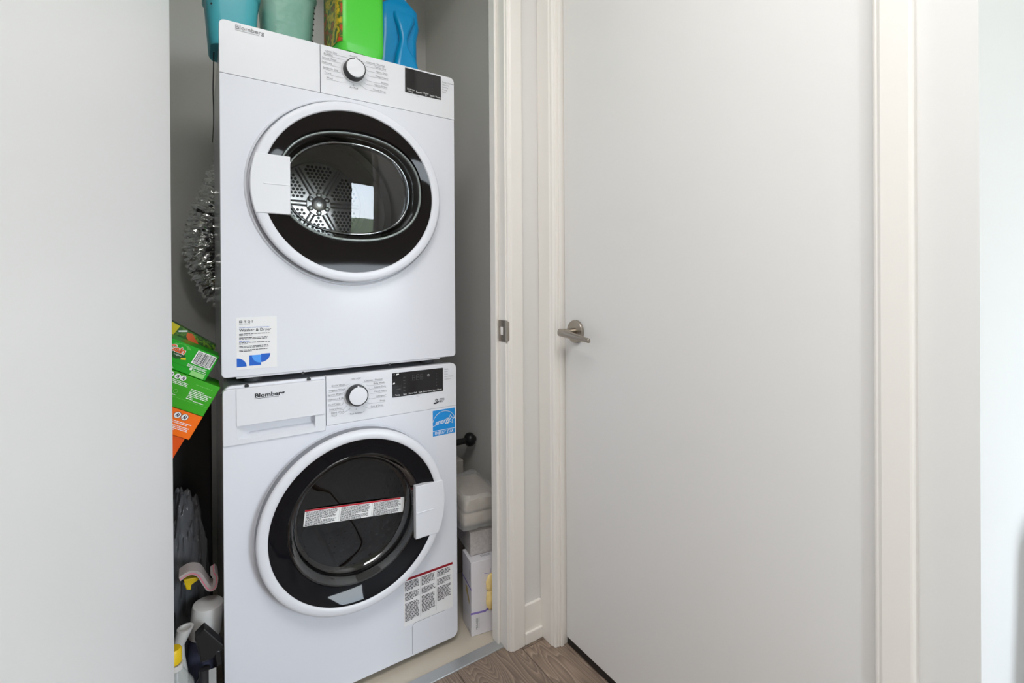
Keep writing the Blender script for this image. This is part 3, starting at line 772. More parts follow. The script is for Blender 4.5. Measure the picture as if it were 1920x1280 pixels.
# ============ WASHER ============
WZ0, WZ1, WS = .021, .854, .7245
washer = empty('washer', (X0 + W / 2, 1.59, 0), 'white front loading washer standing under the dryer', 'washer')
wx0, wx1 = X0 + .0015, X0 + .6115
wcx, wcz, WRX = X0 + .3085, .4705, 1.02
ol = rrect(wx0 + .003, wx1 - .003, WZ0 + .003, WZ1 - .003, .014)
MB().loft([[(x, YF + .016, z) for x, z in ol], [(x, YBK, z) for x, z in ol]], True, False, True).build('cabinet', M['enamel'], washer, smooth=True)
hole = circ(wcx, wcz, .236, YF, 96, WRX)
slab('front_panel', rrect(wx0, wx1, WZ0, WS - .0003, (.016, .018, 0, 0)), YF, YF + .02, M['enamel'], washer, .0016, hole)
MB().quad((wx0 + .004, YF + .012, WS - .03), (wx1 - .004, YF + .012, WS - .03), (wx1 - .004, YF + .012, WS + .008), (wx0 + .004, YF + .012, WS + .008)).build('seam_backing', M['gap'], washer)
slab('control_panel', rrect(X0 + .2335, wx1, WS + .0003, WZ1, (0, 0, .016, 0)), YF - .0004, YF + .02, M['plastic'], washer, .0012)
# rear strip over the drawer
slab('top_rail', rrect(wx0, X0 + .2335, .835, WZ1 - .0005, (0, 0, 0, .020)), YF + .006, YF + .02, M['plastic2'], washer, .002)
for xx in (.052, .192):
    MB().tube([(X0 + xx, YF + .004, .8505), (X0 + xx, YF + .0075, .8505)], .005, 12).build('clip', M['blackp'], washer)
# detergent drawer: framed front with a scooped pull under a raised flap
dz0, dz1 = .7135, .8475
dr = slab('detergent_drawer', rrect(wx0, X0 + .2315, dz0, dz1, (.004, .004, .004, .010)), YF - .004, YF + .02, M['plastic2'], washer, .002,
          hole=[(X0 + .030, YF - .004, .7265), (X0 + .2055, YF - .004, .7265), (X0 + .2055, YF - .004, .7585), (X0 + .030, YF - .004, .7585)])
sc = MB(); xa, xb = X0 + .030, X0 + .2055; z0_, z1_ = .7265, .7585; yA, yD = YF - .004, YF + .016
sc.quad((xa, yA, z0_), (xb, yA, z0_), (xb, yD, z0_ + .010), (xa + .03, yD, z0_ + .010))
sc.quad((xa + .03, yD, z0_ + .010), (xb, yD, z0_ + .010), (xb, yD, z1_), (xa + .03, yD, z1_))
sc.quad((xb, yA, z0_), (xb, yA, z1_), (xb, yD, z1_), (xb, yD, z0_ + .010))
sc.add([(xa, yA, z0_), (xa + .03, yD, z0_ + .010), (xa + .03, yD, z1_), (xa, yA, z1_)], [(0, 1, 2, 3)])
sc.quad((xa, yA, z1_), (xa + .03, yD, z1_), (xb, yD, z1_), (xb, yA, z1_))
sc.build('pull_recess', M['plastic2'], dr)
flap = slab('drawer_flap', rrect(X0 + .0292, X0 + .2285, .7585, .8472, (.0025, .0025, .0025, .0025)), YF - .0075, YF - .003, M['plastic'], dr, .0010)
WFp = FP(.0075); wm = MB(); text(wm, 'Blomberg', .0135, WFp, .0672, .8225, bold=.034, sx=1.25); rect(wm, WFp, .0670, .1205, .8192, .8202)
# dial and print
kx2, kz2 = .3105, .7965
L_ = [(.246, .8255, 'Quick Wash'), (.2395, .8135, 'Organic Wash'), (.2370, .8025, 'Sports Wear'), (.2370, .7900, 'Delicates & Dark'), (.2370, .7765, 'Cool Clean'), (.2405, .7640, 'Smart Rinse'), (.2455, .7540, 'Hand Wash')]
Ang = [118, 140, 162, 182, 204, 226, 248]
left = []
for (tx, tz, s), a in zip(L_, Ang):
    ex, ez = kx2 + .036 * math.cos(math.radians(a)), kz2 + .036 * math.sin(math.radians(a))
    mx = min(ex - .004, kx2 - .034)
    left.append((tx, tz, s, [(tx, tz - .0022), (mx, tz - .0022), (ex, ez)]))
R_ = [(.383, .8290, 'Cottons / Normal'), (.389, .8190, 'Baby Wash'), (.393, .8085, 'Heavy Duty'), (.395, .7965, 'Mixed Fabric'), (.393, .7825, 'Allergen *'), (.390, .7690, 'Rinse'), (.385, .7565, 'Spin & Drain')]
Ang = [62, 40, 20, 0, -22, -42, -64]
rgt = []
for (tx, tz, s), a in zip(R_, Ang):
    ex, ez = kx2 + .036 * math.cos(math.radians(a)), kz2 + .036 * math.sin(math.radians(a))
    mx = max(ex + .004, kx2 + .034)
    rgt.append((tx, tz, s, [(tx, tz - .0022), (mx, tz - .0022), (ex, ez)]))
dm2 = MB(); dial_print(dm2, PF, kx2, kz2, left, rgt, [(kx2, .8375, 'On / Off')], [(kx2 + .002, .7445, 'Tub Sanitize *')])
line(dm2, PF, [(kx2, kz2 - .036), (kx2, kz2 - .041)], .0007)
text(dm2, 'Wool', .006, PF, .2455, .7465)
dial(washer, kx2, kz2, YF - .001)
dsw = slab('display', rrect(X0 + .4108, X0 + .5668, .7748, .8434, .001), YF - .0017, YF + .002, M['screen'], washer, .0004)
sm2 = MB(); gm2 = MB()
for x, z, s in ((.426, .7785, 'Temp.'), (.4475, .7785, 'Spin'), (.471, .7785, 'Heavy Soil'), (.494, .7785, 'Soak'), (.516, .7785, 'Extra Rinse'), (.5475, .7785, 'Start / Pause')): text(sm2, s, .0058, SF, x, z, 'CENTER')
for k in range(5): rect(gm2, SF, .4425, .4485, .790 + k * .0095, .7915 + k * .0095); rect(gm2, SF, .5435, .547, .793 + k * .009, .7945 + k * .009)
for x in (.470, .482, .494):
    line(gm2, SF, [(x, .817), (x + .008, .817), (x + .008, .832), (x, .832), (x, .817)], .0012); line(gm2, SF, [(x, .8245), (x + .008, .8245)], .0012)
line(sm2, SF, arc(.5195, .8265, .003, 120, 420, 12), .0009); line(sm2, SF, [(.5195, .8295), (.5195, .8265)], .0009)
# crumpled protective film on the left part of the display
rnd = random.Random(3)
for (x, z, wd, ht) in ((.413, .837, .006, .004), (.421, .8365, .009, .005), (.412, .812, .006, .005), (.4125, .7785, .005, .003), (.42, .7945, .015, .004)):
    poly(sm2 if ht > .0045 else gm2, SF, [(x, z), (x + wd, z + rnd.random() * .002), (x + wd * .9, z + ht), (x + .001, z + ht * .8)], .0006)
for x, z, s in ((.5715, .8365, 'Quick'), (.5715, .8295, 'Door'), (.5715, .822, 'Rinse'), (.5715, .8145, 'Start / Cancel'), (.5715, .807, 'Cupboard')): text(dm2, s, .0052, PF, x, z)
for x, z, s in ((.462, .7675, '* 3 s'), (.482, .7675, '* 3 s')): text(dm2, s, .005, PF, x, z)
# small flower-in-hand emblem with three short lines
em = MB()
poly(em, PF, [(.536, .7385), (.545, .7385), (.5525, .7425), (.5545, .7455), (.549, .7445), (.543, .7430), (.5385, .7425), (.5355, .7415)])
for k in range(12):
    a = 2 * PI * k / 12; line(em, PF, [(.5455 + .0022 * math.cos(a), .7490 + .0022 * math.sin(a)), (.5455 + .0046 * math.cos(a), .7490 + .0046 * math.sin(a))], .0009)
line(em, PF, arc(.5455, .7490, .0026, 0, 360, 14), .0008)
for z, s in ((.7505, 'Optima'), (.7460, 'Inverter'), (.7415, 'Motor')): text(em, s, .0052, PF, .5545, z, bold=.01)
# blue rating sticker
es = slab('rating_sticker', rrect(X0 + .5335, X0 + .6063, .6425, .7185, .0008), YF - .0005, YF + .001, M['estar'], washer, .0002, label='square cyan sticker with a white star')
E1 = MB()
line(E1, TF, [(.5335, .6575), (.6063, .6575)], .0013)
text(E1, 'ENERGY STAR', .0125, TF, .5700, .6458, 'CENTER', bold=.008, sx=.77)
line(E1, TF, [(p[0], p[1]) for p in arc(.570, .676, .0375, 166, 12, 22)], .0014)
text(E1, 'energy', .0215, TF, .5402, .6745, shear=.35, sx=.86, bold=.004, rot=.10)
line(E1, TF, [(.5335, .6725), (.5405, .6735), (.5435, .677)], .0011)
st = []
for k in range(10):
    r_ = .0145 if k % 2 == 0 else .0064; a = PI / 2 + k * PI / 5 - .05
    st.append((.5905 + r_ * math.cos(a), .6855 + r_ * math.sin(a)))
line(E1, TF, st + [st[0]], .0013)
# warning label bottom right
wl_ = slab('warning_label', rrect(X0 + .4405, X0 + .595, .1150, .2515, .0008), YF - .0005, YF + .001, M['tag_paper'], washer, .0002, label='white warning label with a dark red bar')
W1, W2 = MB(), MB()
rect(W2, TF, .4405, .595, .2445, .2515)
for c, (xa, xb) in enumerate(((.444, .488), (.4945, .5375), (.5440, .5880))):
    lens = ((7, 6, 14), (7, 5, 13), (5, 5, 11))[c]
    z = .2405
    for gi, k in enumerate(lens):
        fineprint(W1, TF, xa, xb, z, k, .0038, .0021, 20 + c * 5 + gi, {k - 1: .55}, word=.008); z -= k * .0038 + .0055
    if c: line(W1, TF, [(xa - .0035, .243), (xa - .0035, .125)], .0004)
# service flap outline (recessed groove)
slab('service_flap', rrect(X0 + .466, X0 + .5705, .025, .1135, (.0, .0, .004, .010)), YF - .0008, YF + .001, M['enamel'], washer, .0008)
gmv = MB(); line(gmv, FP(.0), [(.4655, .027), (.4655, .104), (.4685, .1115), (.476, .1142), (.5705, .1142)], .0010, .0003)
# door
wdoor = empty('door', (wcx, YF, wcz)); wdoor.parent = washer; wdoor.location = Vector((wcx, YF, wcz)) - Vector(washer.location)
lathe('door_recess', wcx, wcz, [(.2425, YF - .0006), (.2400, YF + .001), (.2365, YF + .008), (.230, YF + .012), (.20, YF + .012)], M['enamel'], washer, 120, WRX)
lathe('door_side', wcx, wcz, [(.2300, YF + .011), (.2372, YF + .001), (.2386, YF - .004), (.2388, YF - .022), (.2387, YF - .031)], mat('grey_door_side', (.22, .225, .25, 1), .4), wdoor, 120, WRX)
lathe('door_ring', wcx, wcz, [(.2387, YF - .0308), (.2380, YF - .0350), (.2355, YF - .0385), (.231, YF - .0408), (.222, YF - .0412), (.2155, YF - .0402), (.2137, YF - .0385), (.2130, YF - .035)], M['plastic2'], wdoor, 120, WRX)
lathe('black_bezel', wcx, wcz, [(.2136, YF - .0385), (.2080, YF - .0350), (.195, YF - .0300), (.180, YF - .0250), (.1715, YF - .0225)], M['bezel'], wdoor, 120, WRX, label='glossy black ring around the round glass')
lathe('glass_bowl_side', wcx, wcz, [(.1718, YF - .0225), (.1690, YF - .0255), (.1655, YF - .0245), (.1630, YF - .015), (.158, YF + .004), (.150, YF + .017), (.142, YF + .021)], M['glass_wr'], wdoor, 120, WRX)
lathe('glass_pane', wcx, wcz, [(.1422, YF + .021), (.120, YF + .0235), (.09, YF + .0255), (.05, YF + .0268), (.02, YF + .0272), (.0005, YF + .0273)], M['glass_w'], wdoor, 120, WRX, cap1=True, label='dark smoked door glass')
g2 = grip('door_grip', wdoor, wcx, wcz, .2376, WRX, X0 + .4615, .3775, .5260, YF - .0390, .0040, 1, (X0 + .4630, X0 + .5180), M['plastic2'], .4500)
# warning strip stuck on the glass
def PX(x, z, d): return x, z
ang = -.119; SO = Vector((X0 + .1838, YF + .0212, .5088)); SFr = Frame(SO, (math.cos(ang), 0, math.sin(ang)), (-math.sin(ang), 0, math.cos(ang)))
LEN, HT = .273, .0420
ws = MB(); ws.add([SFr.p(0, -HT), SFr.p(LEN, -HT), SFr.p(LEN, 0), SFr.p(0, 0), SFr.p(0, -HT, -.0003), SFr.p(LEN, -HT, -.0003), SFr.p(LEN, 0, -.0003), SFr.p(0, 0, -.0003)], [(0, 1, 2, 3), (7, 6, 5, 4), (0, 4, 5, 1), (1, 5, 6, 2), (2, 6, 7, 3), (3, 7, 4, 0)])
wso = ws.build('warning_strip', M['paper'], wdoor, label='white warning strip with a red top edge')
W3, W4 = MB(), MB(); rect(W4, SFr, 0, LEN - .014, -.0042, 0)
for c in range(3):
    xa = .0035 + c * .089
    fineprint(W3, SFr, xa, xa + .081, -.0062, 12, .0030, .0016, 60 + c, {3: .95, 7: .5, 11: .7}, word=.005)
    if c: line(W3, SFr, [(xa - .004, -.006), (xa - .004, -HT + .003)], .0004)
# tub, drum, door_gasket behind the glass
wdr = lathe('drum', wcx, wcz + .01, [(.20, YF + .03), (.225, YF + .07), (.235, YF + .10), (.235, YF + .40), (.21, YF + .42), (.001, YF + .42)], M['steel_d'], washer, 72, cap1=True)
lathe('door_gasket', wcx, wcz, [(.20, YF + .012), (.185, YF + .03), (.170, YF + .035), (.165, YF + .05), (.185, YF + .06), (.20, YF + .035)], M['greyside'], washer, 80)
hm = MB()
for j in range(8):
    for k in range(60):
        t = 2 * PI * (k + .5 * (j % 2)) / 60; y = YF + .13 + j * .033
        c, s = math.cos(t), math.sin(t)
        hm.add([(wcx + (.2345) * c - q * s, y + w_, wcz + .01 + .2345 * s + q * c) for q, w_ in ((-.004, -.004), (.004, -.004), (.004, .004), (-.004, .004))], [(0, 1, 2, 3)])
hm.build('drum_perforations', M['hole'], wdr, kind='stuff')
for k in range(3):
    t = math.radians(-100 + 120 * k); c, s = math.cos(t), math.sin(t)
    def q(r_, w_, y): return (wcx + r_ * c - w_ * s, y, wcz + .01 + r_ * s + w_ * c)
    MB().loft([[q(.235, -.035, y), q(.19, -.012, y), q(.185, 0, y), q(.19, .012, y), q(.235, .035, y)] for y in (YF + .09, YF + .25, YF + .41)], False).build('lifter', M['steel_d'], wdr, smooth=True)
for xx in (.07, .54):
    for yy in (YF + .06, YBK - .06):
        MB().tube([(X0 + xx, yy, -.001), (X0 + xx, yy, .022)], .02, 18).build('foot', M['blackp'], washer, smooth=True)

flush_texts()
pm.build('brand_lettering', M['ink'], tank, kind='stuff'); dm.build('panel_lettering', M['ink'], dryer, kind='stuff'); sm.build('display_lettering', M['white_ink'], ds, kind='stuff'); gm.build('display_segments', M['ghost_ink'], ds, kind='stuff')
t1.build('black_lettering', M['black_ink'], tg, kind='stuff'); t2.build('blue_lettering', M['blue'], tg, kind='stuff'); t3.build('light_blue_shape', M['ltblue'], tg)
for q_ in SH: q_.build('blue_shape', M['blue'], tg)
wm.build('brand_lettering', M['black_ink'], flap, kind='stuff'); dm2.build('panel_lettering', M['ink'], washer, kind='stuff'); sm2.build('display_lettering', M['white_ink'], dsw, kind='stuff'); gm2.build('display_segments', M['ghost_ink'], dsw, kind='stuff')
em.build('flower_emblem', M['black_ink'], washer, kind='stuff'); E1.build('white_lettering', M['white_ink'], es, kind='stuff'); W1.build('fine_print', M['black_ink'], wl_, kind='stuff'); W2.build('red_bar', M['darkred'], wl_)
W3.build('fine_print', M['black_ink'], wso, kind='stuff'); W4.build('red_bar', M['red'], wso); gmv.build('flap_groove', M['ink'], washer)


# ------------------------------------------------------------------ things on the dryer
def rr_loop(cx, cy, hx, hy, r, z, rot=0, k=6):
    out = []
    for (sx, sy, a0) in ((1, 1, 0), (-1, 1, PI / 2), (-1, -1, PI), (1, -1, 1.5 * PI)):
        for i in range(k):
            a = a0 + PI / 2 * i / (k - 1)
            x = sx * (hx - r) + r * math.cos(a); y = sy * (hy - r) + r * math.sin(a)
            out.append((cx + x * math.cos(rot) - y * math.sin(rot), cy + x * math.sin(rot) + y * math.cos(rot), z))
    return out
TOP = DZ1
def basket(name, cx, cy, hx, hy, h, flare, m, label, holes):
    t = empty(name, (cx, cy, TOP), label, 'basket', 'plastic baskets on the dryer')
    out = [rr_loop(cx, cy, hx * .93, hy * .93, .022, TOP + .0005), rr_loop(cx, cy, hx, hy, .03, TOP + .006)]
    for k in range(1, 7): out.append(rr_loop(cx, cy, hx + flare * k / 6, hy + flare * k / 6, .032, TOP + .006 + (h - .006) * k / 6))
    inn = [[(cx + (x - cx) * .965, cy + (y - cy) * .965, max(z, TOP + .005)) for x, y, z in l] for l in out[::-1]]
    MB().loft(out + inn, True, True, True).build('basket_body', m, t, smooth=True)
    rim = rr_loop(cx, cy, hx + flare + .004, hy + flare + .004, .034, TOP + h - .004)
    MB().loft([rr_loop(cx, cy, hx + flare, hy + flare, .032, TOP + h - .012), rim, rr_loop(cx, cy, hx + flare + .004, hy + flare + .004, .034, TOP + h + .002), rr_loop(cx, cy, hx + flare - .003, hy + flare - .003, .030, TOP + h + .002)], True).build('rim', m, t, smooth=True)
    hb = MB()
    for (x, z, dx, dy) in holes:
        # hole on a wall: n = outward direction (dx, dy)
        nn = Vector((dx, dy, 0)).normalized(); tt = Vector((-nn.y, nn.x, 0)); c = Vector(x + (z,))
        hb.add([c + nn * .0012 + tt * (.0028 * math.cos(a)) + Vector((0, 0, .0028 * math.sin(a))) for a in [2 * PI * q / 10 for q in range(10)]], [tuple(range(10))])
    if holes: hb.build('perforations', M['gap'], t, kind='stuff')
    return t
bcx, bcy, bhx, bhy = .081, 1.51, .053, .068
basket('teal_basket', bcx, bcy, bhx, bhy, .15, .010, M['teal'], 'teal plastic basket overhanging the left end of the dryer',
       [((bcx - bhx - .006 + .012, bcy - bhy - .0045), TOP + .094 + .012 * q, -.5, -.9) for q in range(3)])
c2x, c2y, c2hx, c2hy = .2225, 1.530, .058, .066
basket('mint_basket', c2x, c2y, c2hx, c2hy, .20, .012, M['mint'], 'pale mint see-through basket between the teal basket and green jug',
       [((c2x + c2hx - .004 + .0085 * q / 9, c2y - c2hy - .0005 - .009 * q / 9 + .001), TOP + .03 + .0155 * q, .45, -.9) for q in range(10)])
pk = MB().loft([rr_loop(.083, 1.51, .03, .04, .028, TOP + .02), rr_loop(.083, 1.51, .036, .05, .03, TOP + .09), rr_loop(.083, 1.51, .034, .045, .03, TOP + .16), rr_loop(.083, 1.51, .015, .02, .012, TOP + .185)], True, True, True)
pk.build('folded_cloth', M['pink'], smooth=True, label='pink folded cloth inside the teal basket', cat='cloth')
sc_ = empty('small_carton', (.225, 1.50, TOP + .012), 'mint and white carton standing inside the pale basket', 'carton')
MB().box(.190, .258, 1.490, 1.545, TOP + .012, TOP + .19).build('carton_body', mat('mint_card', srgb(96, 196, 160), .5), sc_, bevel=.001)
MB().box(.222, .244, 1.4892, 1.4902, TOP + .098, TOP + .135).build('white_patch', M['paper'], sc_)
MB().box(.2580, .2610, 1.489, 1.545, TOP + .014, TOP + .188).build('orange_edge', M['orange'], sc_)

# green detergent jug
gj = empty('green_jug', (.368, 1.395, TOP), 'lime green detergent jug at the front edge of the dryer', 'jug')
GR = math.radians(6); gx, gy = .3745, 1.376
def gl_(sx, sy, z, r=.022): return rr_loop(gx, gy, .066 * sx, .068 * sy, r, TOP + z, GR, 7)
MB().loft([gl_(.78, .80, .0008), gl_(.92, .94, .0035), gl_(.985, .985, .021), gl_(1, 1, .027), gl_(1.0, 1.0, .10), gl_(.985, .985, .20), gl_(.90, .92, .235), gl_(.6, .7, .262), gl_(.34, .42, .272), gl_(.34, .42, .285)], True, True, True).build('jug_body', M['green'], gj, smooth=True)
MB().loft([[(gx + .024 * math.cos(a) * 1.0, gy + .024 * math.sin(a), TOP + z) for a in [2 * PI * k / 24 for k in range(24)]] for z in (.28, .32)], True, True, True).build('cap', M['green_dk'], gj, bevel=.002)
# the label wraps the left side
lb = []
for z in (.022, .034, .10, .19):
    L0 = rr_loop(gx, gy, .0668, .0688, .022, TOP + z, GR, 7)
    lb.append(L0[11:19])
MB().loft(lb, False).build('label', M['label_g'], gj, smooth=True, label='dark green printed label with red and yellow')

# blue jug with a waisted grip
bj = empty('blue_jug', (.545, 1.44, TOP), 'blue detergent jug with a waisted handle right of the green jug', 'jug')
jx, jy = .538, 1.475
MB().loft([rr_loop(jx + dx, jy, hx, hy, .022, TOP + z) for dx, hx, hy, z in ((-.012, .060, .038, .0008), (-.012, .066, .045, .008), (-.012, .068, .047, .03), (-.010, .064, .046, .10), (-.008, .062, .045, .15), (-.004, .066, .046, .19), (-.004, .062, .044, .24), (0, .03, .03, .275), (0, .022, .022, .285))], True, True, True).build('jug_body', M['jug_blue'], bj, smooth=True)
hl = []
for dx, hx, hy, z, dy in ((.010, .042, .016, .002, -.052), (.010, .044, .018, .012, -.054), (.009, .042, .018, .04, -.054), (.006, .034, .017, .075, -.054), (-.001, .018, .014, .105, -.054), (.0, .0125, .013, .13, -.054), (.001, .015, .013, .15, -.053), (.004, .024, .014, .175, -.050), (.006, .034, .016, .20, -.044), (.006, .036, .016, .22, -.036)):
    hl.append(rr_loop(jx + dx, jy + dy, hx, hy, min(hx, hy) * .95, TOP + z))
MB().loft(hl, True, True, True).build('handle', M['jug_blue'], bj, smooth=True)
MB().loft([[(jx + r * math.cos(a), jy + r * math.sin(a), TOP + z) for a in [2 * PI * k / 24 for k in range(24)]] for z, r in ((.28, .03), (.32, .028))], True, True, True).build('cap', M['plastic'], bj, bevel=.002)

# ------------------------------------------------------------------ foil duct behind the dryer
ctrl = [(.22, 1.965, 1.70), (.16, 1.962, 1.66), (.118, 1.958, 1.56), (.068, 1.955, 1.43), (.025, 1.953, 1.31), (.014, 1.953, 1.22), (.040, 1.955, 1.12), (.10, 1.958, 1.05), (.19, 1.962, 1.01)]
def catmull(P, n):
    P = [Vector(p) for p in P]; out = []
    for i in range(len(P) - 1):
        p0, p1, p2, p3 = P[max(i - 1, 0)], P[i], P[i + 1], P[min(i + 2, len(P) - 1)]
        for k in range(n):
            t = k / n
            out.append(.5 * ((2 * p1) + (-p0 + p2) * t + (2 * p0 - 5 * p1 + 4 * p2 - p3) * t * t + (-p0 + 3 * p1 - 3 * p2 + p3) * t ** 3))
    return out + [P[-1]]
pth = catmull(ctrl, 22); rnd = random.Random(5)
dm_ = MB(); dm_.tube(pth, [.0525 + (.0045 if i % 4 < 2 else -.0045) for i in range(len(pth))], 26, False)
for v in dm_.v: v += Vector((rnd.uniform(-.0038, .0038), rnd.uniform(-.0038, .0038), rnd.uniform(-.0038, .0038)))
dm_.build('foil_duct', M['chrome'], label='crinkled silver foil vent duct curving behind the dryer', cat='duct')
MB().tube(catmull([(.0395, 1.50, 1.7180), (.0390, 1.52, 1.68), (.0375, 1.51, 1.62), (.0385, 1.52, 1.57), (.0400, 1.60, 1.55), (.0410, 1.75, 1.54)], 10), .0013, 8).build('power_cord', M['blackp'], smooth=True, label='thin dark power cord hanging beside the dryer cabinet', cat='cord')

# ------------------------------------------------------------------ tilted boxes between door and machines
struct(boxo('shelf_bracket', CX0, -.075, 1.30, 1.62, .600, .618, M['trim'], bevel=.002))
def tilted_box(name, corner, ang, w_, h_, d_, y0, m, label, group):
    """corner = right top front corner (x, z); box runs left along its top edge and down"""
    a = math.radians(ang); rx_, rz_ = math.cos(a), math.sin(a)
    r_ = Vector((rx_, 0, rz_)); u_ = Vector((-rz_, 0, rx_)); c = Vector((corner[0], y0, corner[1]))
    P = [c - r_ * w_ - u_ * h_, c - u_ * h_, c, c - r_ * w_]
    Q = [p + Vector((0, d_, 0)) for p in P]
    t = empty(name, tuple(c - r_ * w_ * .5 - u_ * h_), label, 'box', group)
    MB().add(P + Q, [(0, 1, 2, 3), (7, 6, 5, 4), (0, 4, 5, 1), (1, 5, 6, 2), (2, 6, 7, 3), (3, 7, 4, 0)]).build('carton', m, t, bevel=.0012)
    return t, Frame(c, tuple(r_), tuple(u_)), Frame(c, tuple(r_), (0, 1, 0)), a
GB = 'detergent boxes wedged left of the machines'
b1, f1, f1t, a1 = tilted_box('detergent_box', (.0425, .9225), -29, .21, .0620, .10, 1.335, M['green_dk'], 'bright green box with a barcode on top of the tilted pile', GB)
b2, f2, f2t, a2 = tilted_box('detergent_box', (.0436, .8500), -29, .20, .0730, .11, 1.330, M['green_lt'], 'leaf green box second from the top of the tilted pile', GB)
b3, f3, f3t, a3 = tilted_box('detergent_box', (.0078, .7850), -29, .17, .0560, .11, 1.332, M['orange'], 'orange box with two round icons under the green boxes', GB)
b4, f4, f4t, a4 = tilted_box('detergent_box', (-.0275, .7390), -29, .14, .0500, .11, 1.336, M['orange_dk'], 'deep orange box at the bottom of the tilted pile', GB)
o1, o2, o3, o4, o5, o6, o7, o8, o9, w2, k2, g2_, w3 = [MB() for _ in range(13)]
# box 1 print
rect(o1, f1, -.0460, -.0040, -.0350, -.0035, .0006)
rnd = random.Random(9); x = -.0435
while x < -.0065:
    w_ = rnd.choice((.0006, .0006, .001, .0015)); rect(o2, f1, x, x + w_, -.0310, -.0055, .001); x += w_ + rnd.choice((.0006, .0009, .0013))
fineprint(o2, f1, -.042, -.009, -.0320, 1, .002, .0016, 3, word=.0015, h=.001)
poly(o8, f1, [(-.0790 + .0145 * math.cos(t) * (1.25 if k % 2 else 1.1), -.0290 + .0075 * math.sin(t) * (1.2 if k % 3 else .95)) for k, t in enumerate([2 * PI * q / 22 for q in range(22)])], .0006)
text(o3, 'Gain', .0185, f1, -.1015, -.0235, bold=.035, sx=.98, shear=.1, h=.0012); text(o1, 'Gain', .0185, f1, -.1015, -.0235, bold=.085, sx=.98, shear=.1, h=.0009)
text(o1, 'original', .0055, f1, -.0860, -.0305, h=.001)
for k in range(15):
    a = math.radians(12 + k * 11); line(o9, f1, [(-.078 + .011 * math.cos(a), -.011 + .007 * math.sin(a)), (-.078 + .019 * math.cos(a), -.011 + .0085 * math.sin(a))], .0005)
poly(o7, f1, [(-.068, -.0365), (-.058, -.0335), (-.060, -.029), (-.069, -.032)], .001)
fineprint(o1, f1, -.050, -.006, -.0385, 3, .0023, .0011, 41, word=.003)
rect(o9, f1, -.0360, -.0060, -.0605, -.0500); fineprint(o1, f1, -.034, -.006, -.0470, 1, .0023, .0011, 43, word=.004)
poly(o1, f1, arc(-.039, -.0475, .0030, 0, 360, 14)[:-1])
fineprint(o1, f1, -.12, -.07, -.0555, 2, .0025, .0011, 42, word=.003)
line(o8, f1, [(-.2, -.047), (-.002, -.047)], .0004)
b5, f5, f5t, a5 = tilted_box('laundry_pack', (.0395, .9380), -36, .20, .085, .045, 1.447, M['pack'], 'dark green printed pack with yellow and red behind the top box', GB)
o10, o11 = MB(), MB()
rect(o10, f5, -.116, -.094, -.05, -.001); poly(o11, f5, [(-.073, -.006), (-.061, -.003), (-.030, -.020), (-.022, -.026), (-.05, -.026), (-.068, -.016)])
line(o6, f5, [(-.088, -.012), (-.076, -.004)], .004); line(o6, f5, [(-.07, -.024), (-.048, -.030), (-.024, -.029)], .002)
for k in range(7): line(o5, f5, [(-.055 + k * .008, -.004 - .003 * (k % 3)), (-.048 + k * .008, -.009 - .003 * (k % 2))], .0035)
# box 2 print
for k, xx in enumerate((-.1045, -.0905, -.0785)):
    poly(w2, f2, arc(xx, -.0085, .0060, 0, 360, 20)[:-1]); line(k2, f2, [(xx - .002, -.011), (xx, -.0055), (xx + .0015, -.0115)], .0016, .0008); line(k2, f2, [(xx + .0026, -.0055), (xx + .0022, -.011)], .0014, .0008)
fineprint(w2, f2, -.108, -.061, -.0165, 3, .0032, .0015, 44, word=.004)
fineprint(w2, f2, -.052, -.006, -.024, 7, .0036, .0016, 45, {0: .62, 6: .3, 5: .25}, word=.004)
fineprint(w2, f2, -.036, -.010, -.0475, 1, .003, .0016, 46, word=.003)
fineprint(g2_, f2, -.048, -.010, -.012, 1, .003, .0006, 47, word=.005)
line(g2_, f2, [(-.103 + .017 * math.cos(t), -.039 + .0105 * math.sin(t)) for t in [2 * PI * q / 26 for q in range(27)]], .0008)
fineprint(w2, f2, -.114, -.092, -.036, 2, .005, .0026, 48, word=.005)
line(g2_, f2, arc(-.078, -.0395, .004, 0, 360, 14), .0008); fineprint(w2, f2, -.088, -.072, -.047, 1, .003, .0012, 49, word=.003)
poly(w2, f2, [(-.112, -.068), (-.086, -.061), (-.095, -.053), (-.112, -.052)])
line(g2_, f2, [(-.19, -.052), (-.002, -.052)], .0003)
# box 3 print
for xx in (-.0485, -.0330):
    poly(o4, f3, arc(xx, -.0125, .0076, 0, 360, 22)[:-1], .0006); poly(w3, f3, arc(xx, -.0125, .0068, 0, 360, 22)[:-1], .0009)
    line(o4, f3, [(xx - .0025, -.0155), (xx - .0005, -.0085), (xx + .001, -.0155)], .0017, .0012); line(o4, f3, [(xx + .003, -.0085), (xx + .0026, -.015)], .0016, .0012)
fineprint(w3, f3, -.068, -.008, -.0245, 2, .0034, .0016, 50, {1: .8}, word=.004)
fineprint(w3, f3, -.068, -.010, -.0335, 4, .0034, .0016, 51, {3: .5}, word=.004)

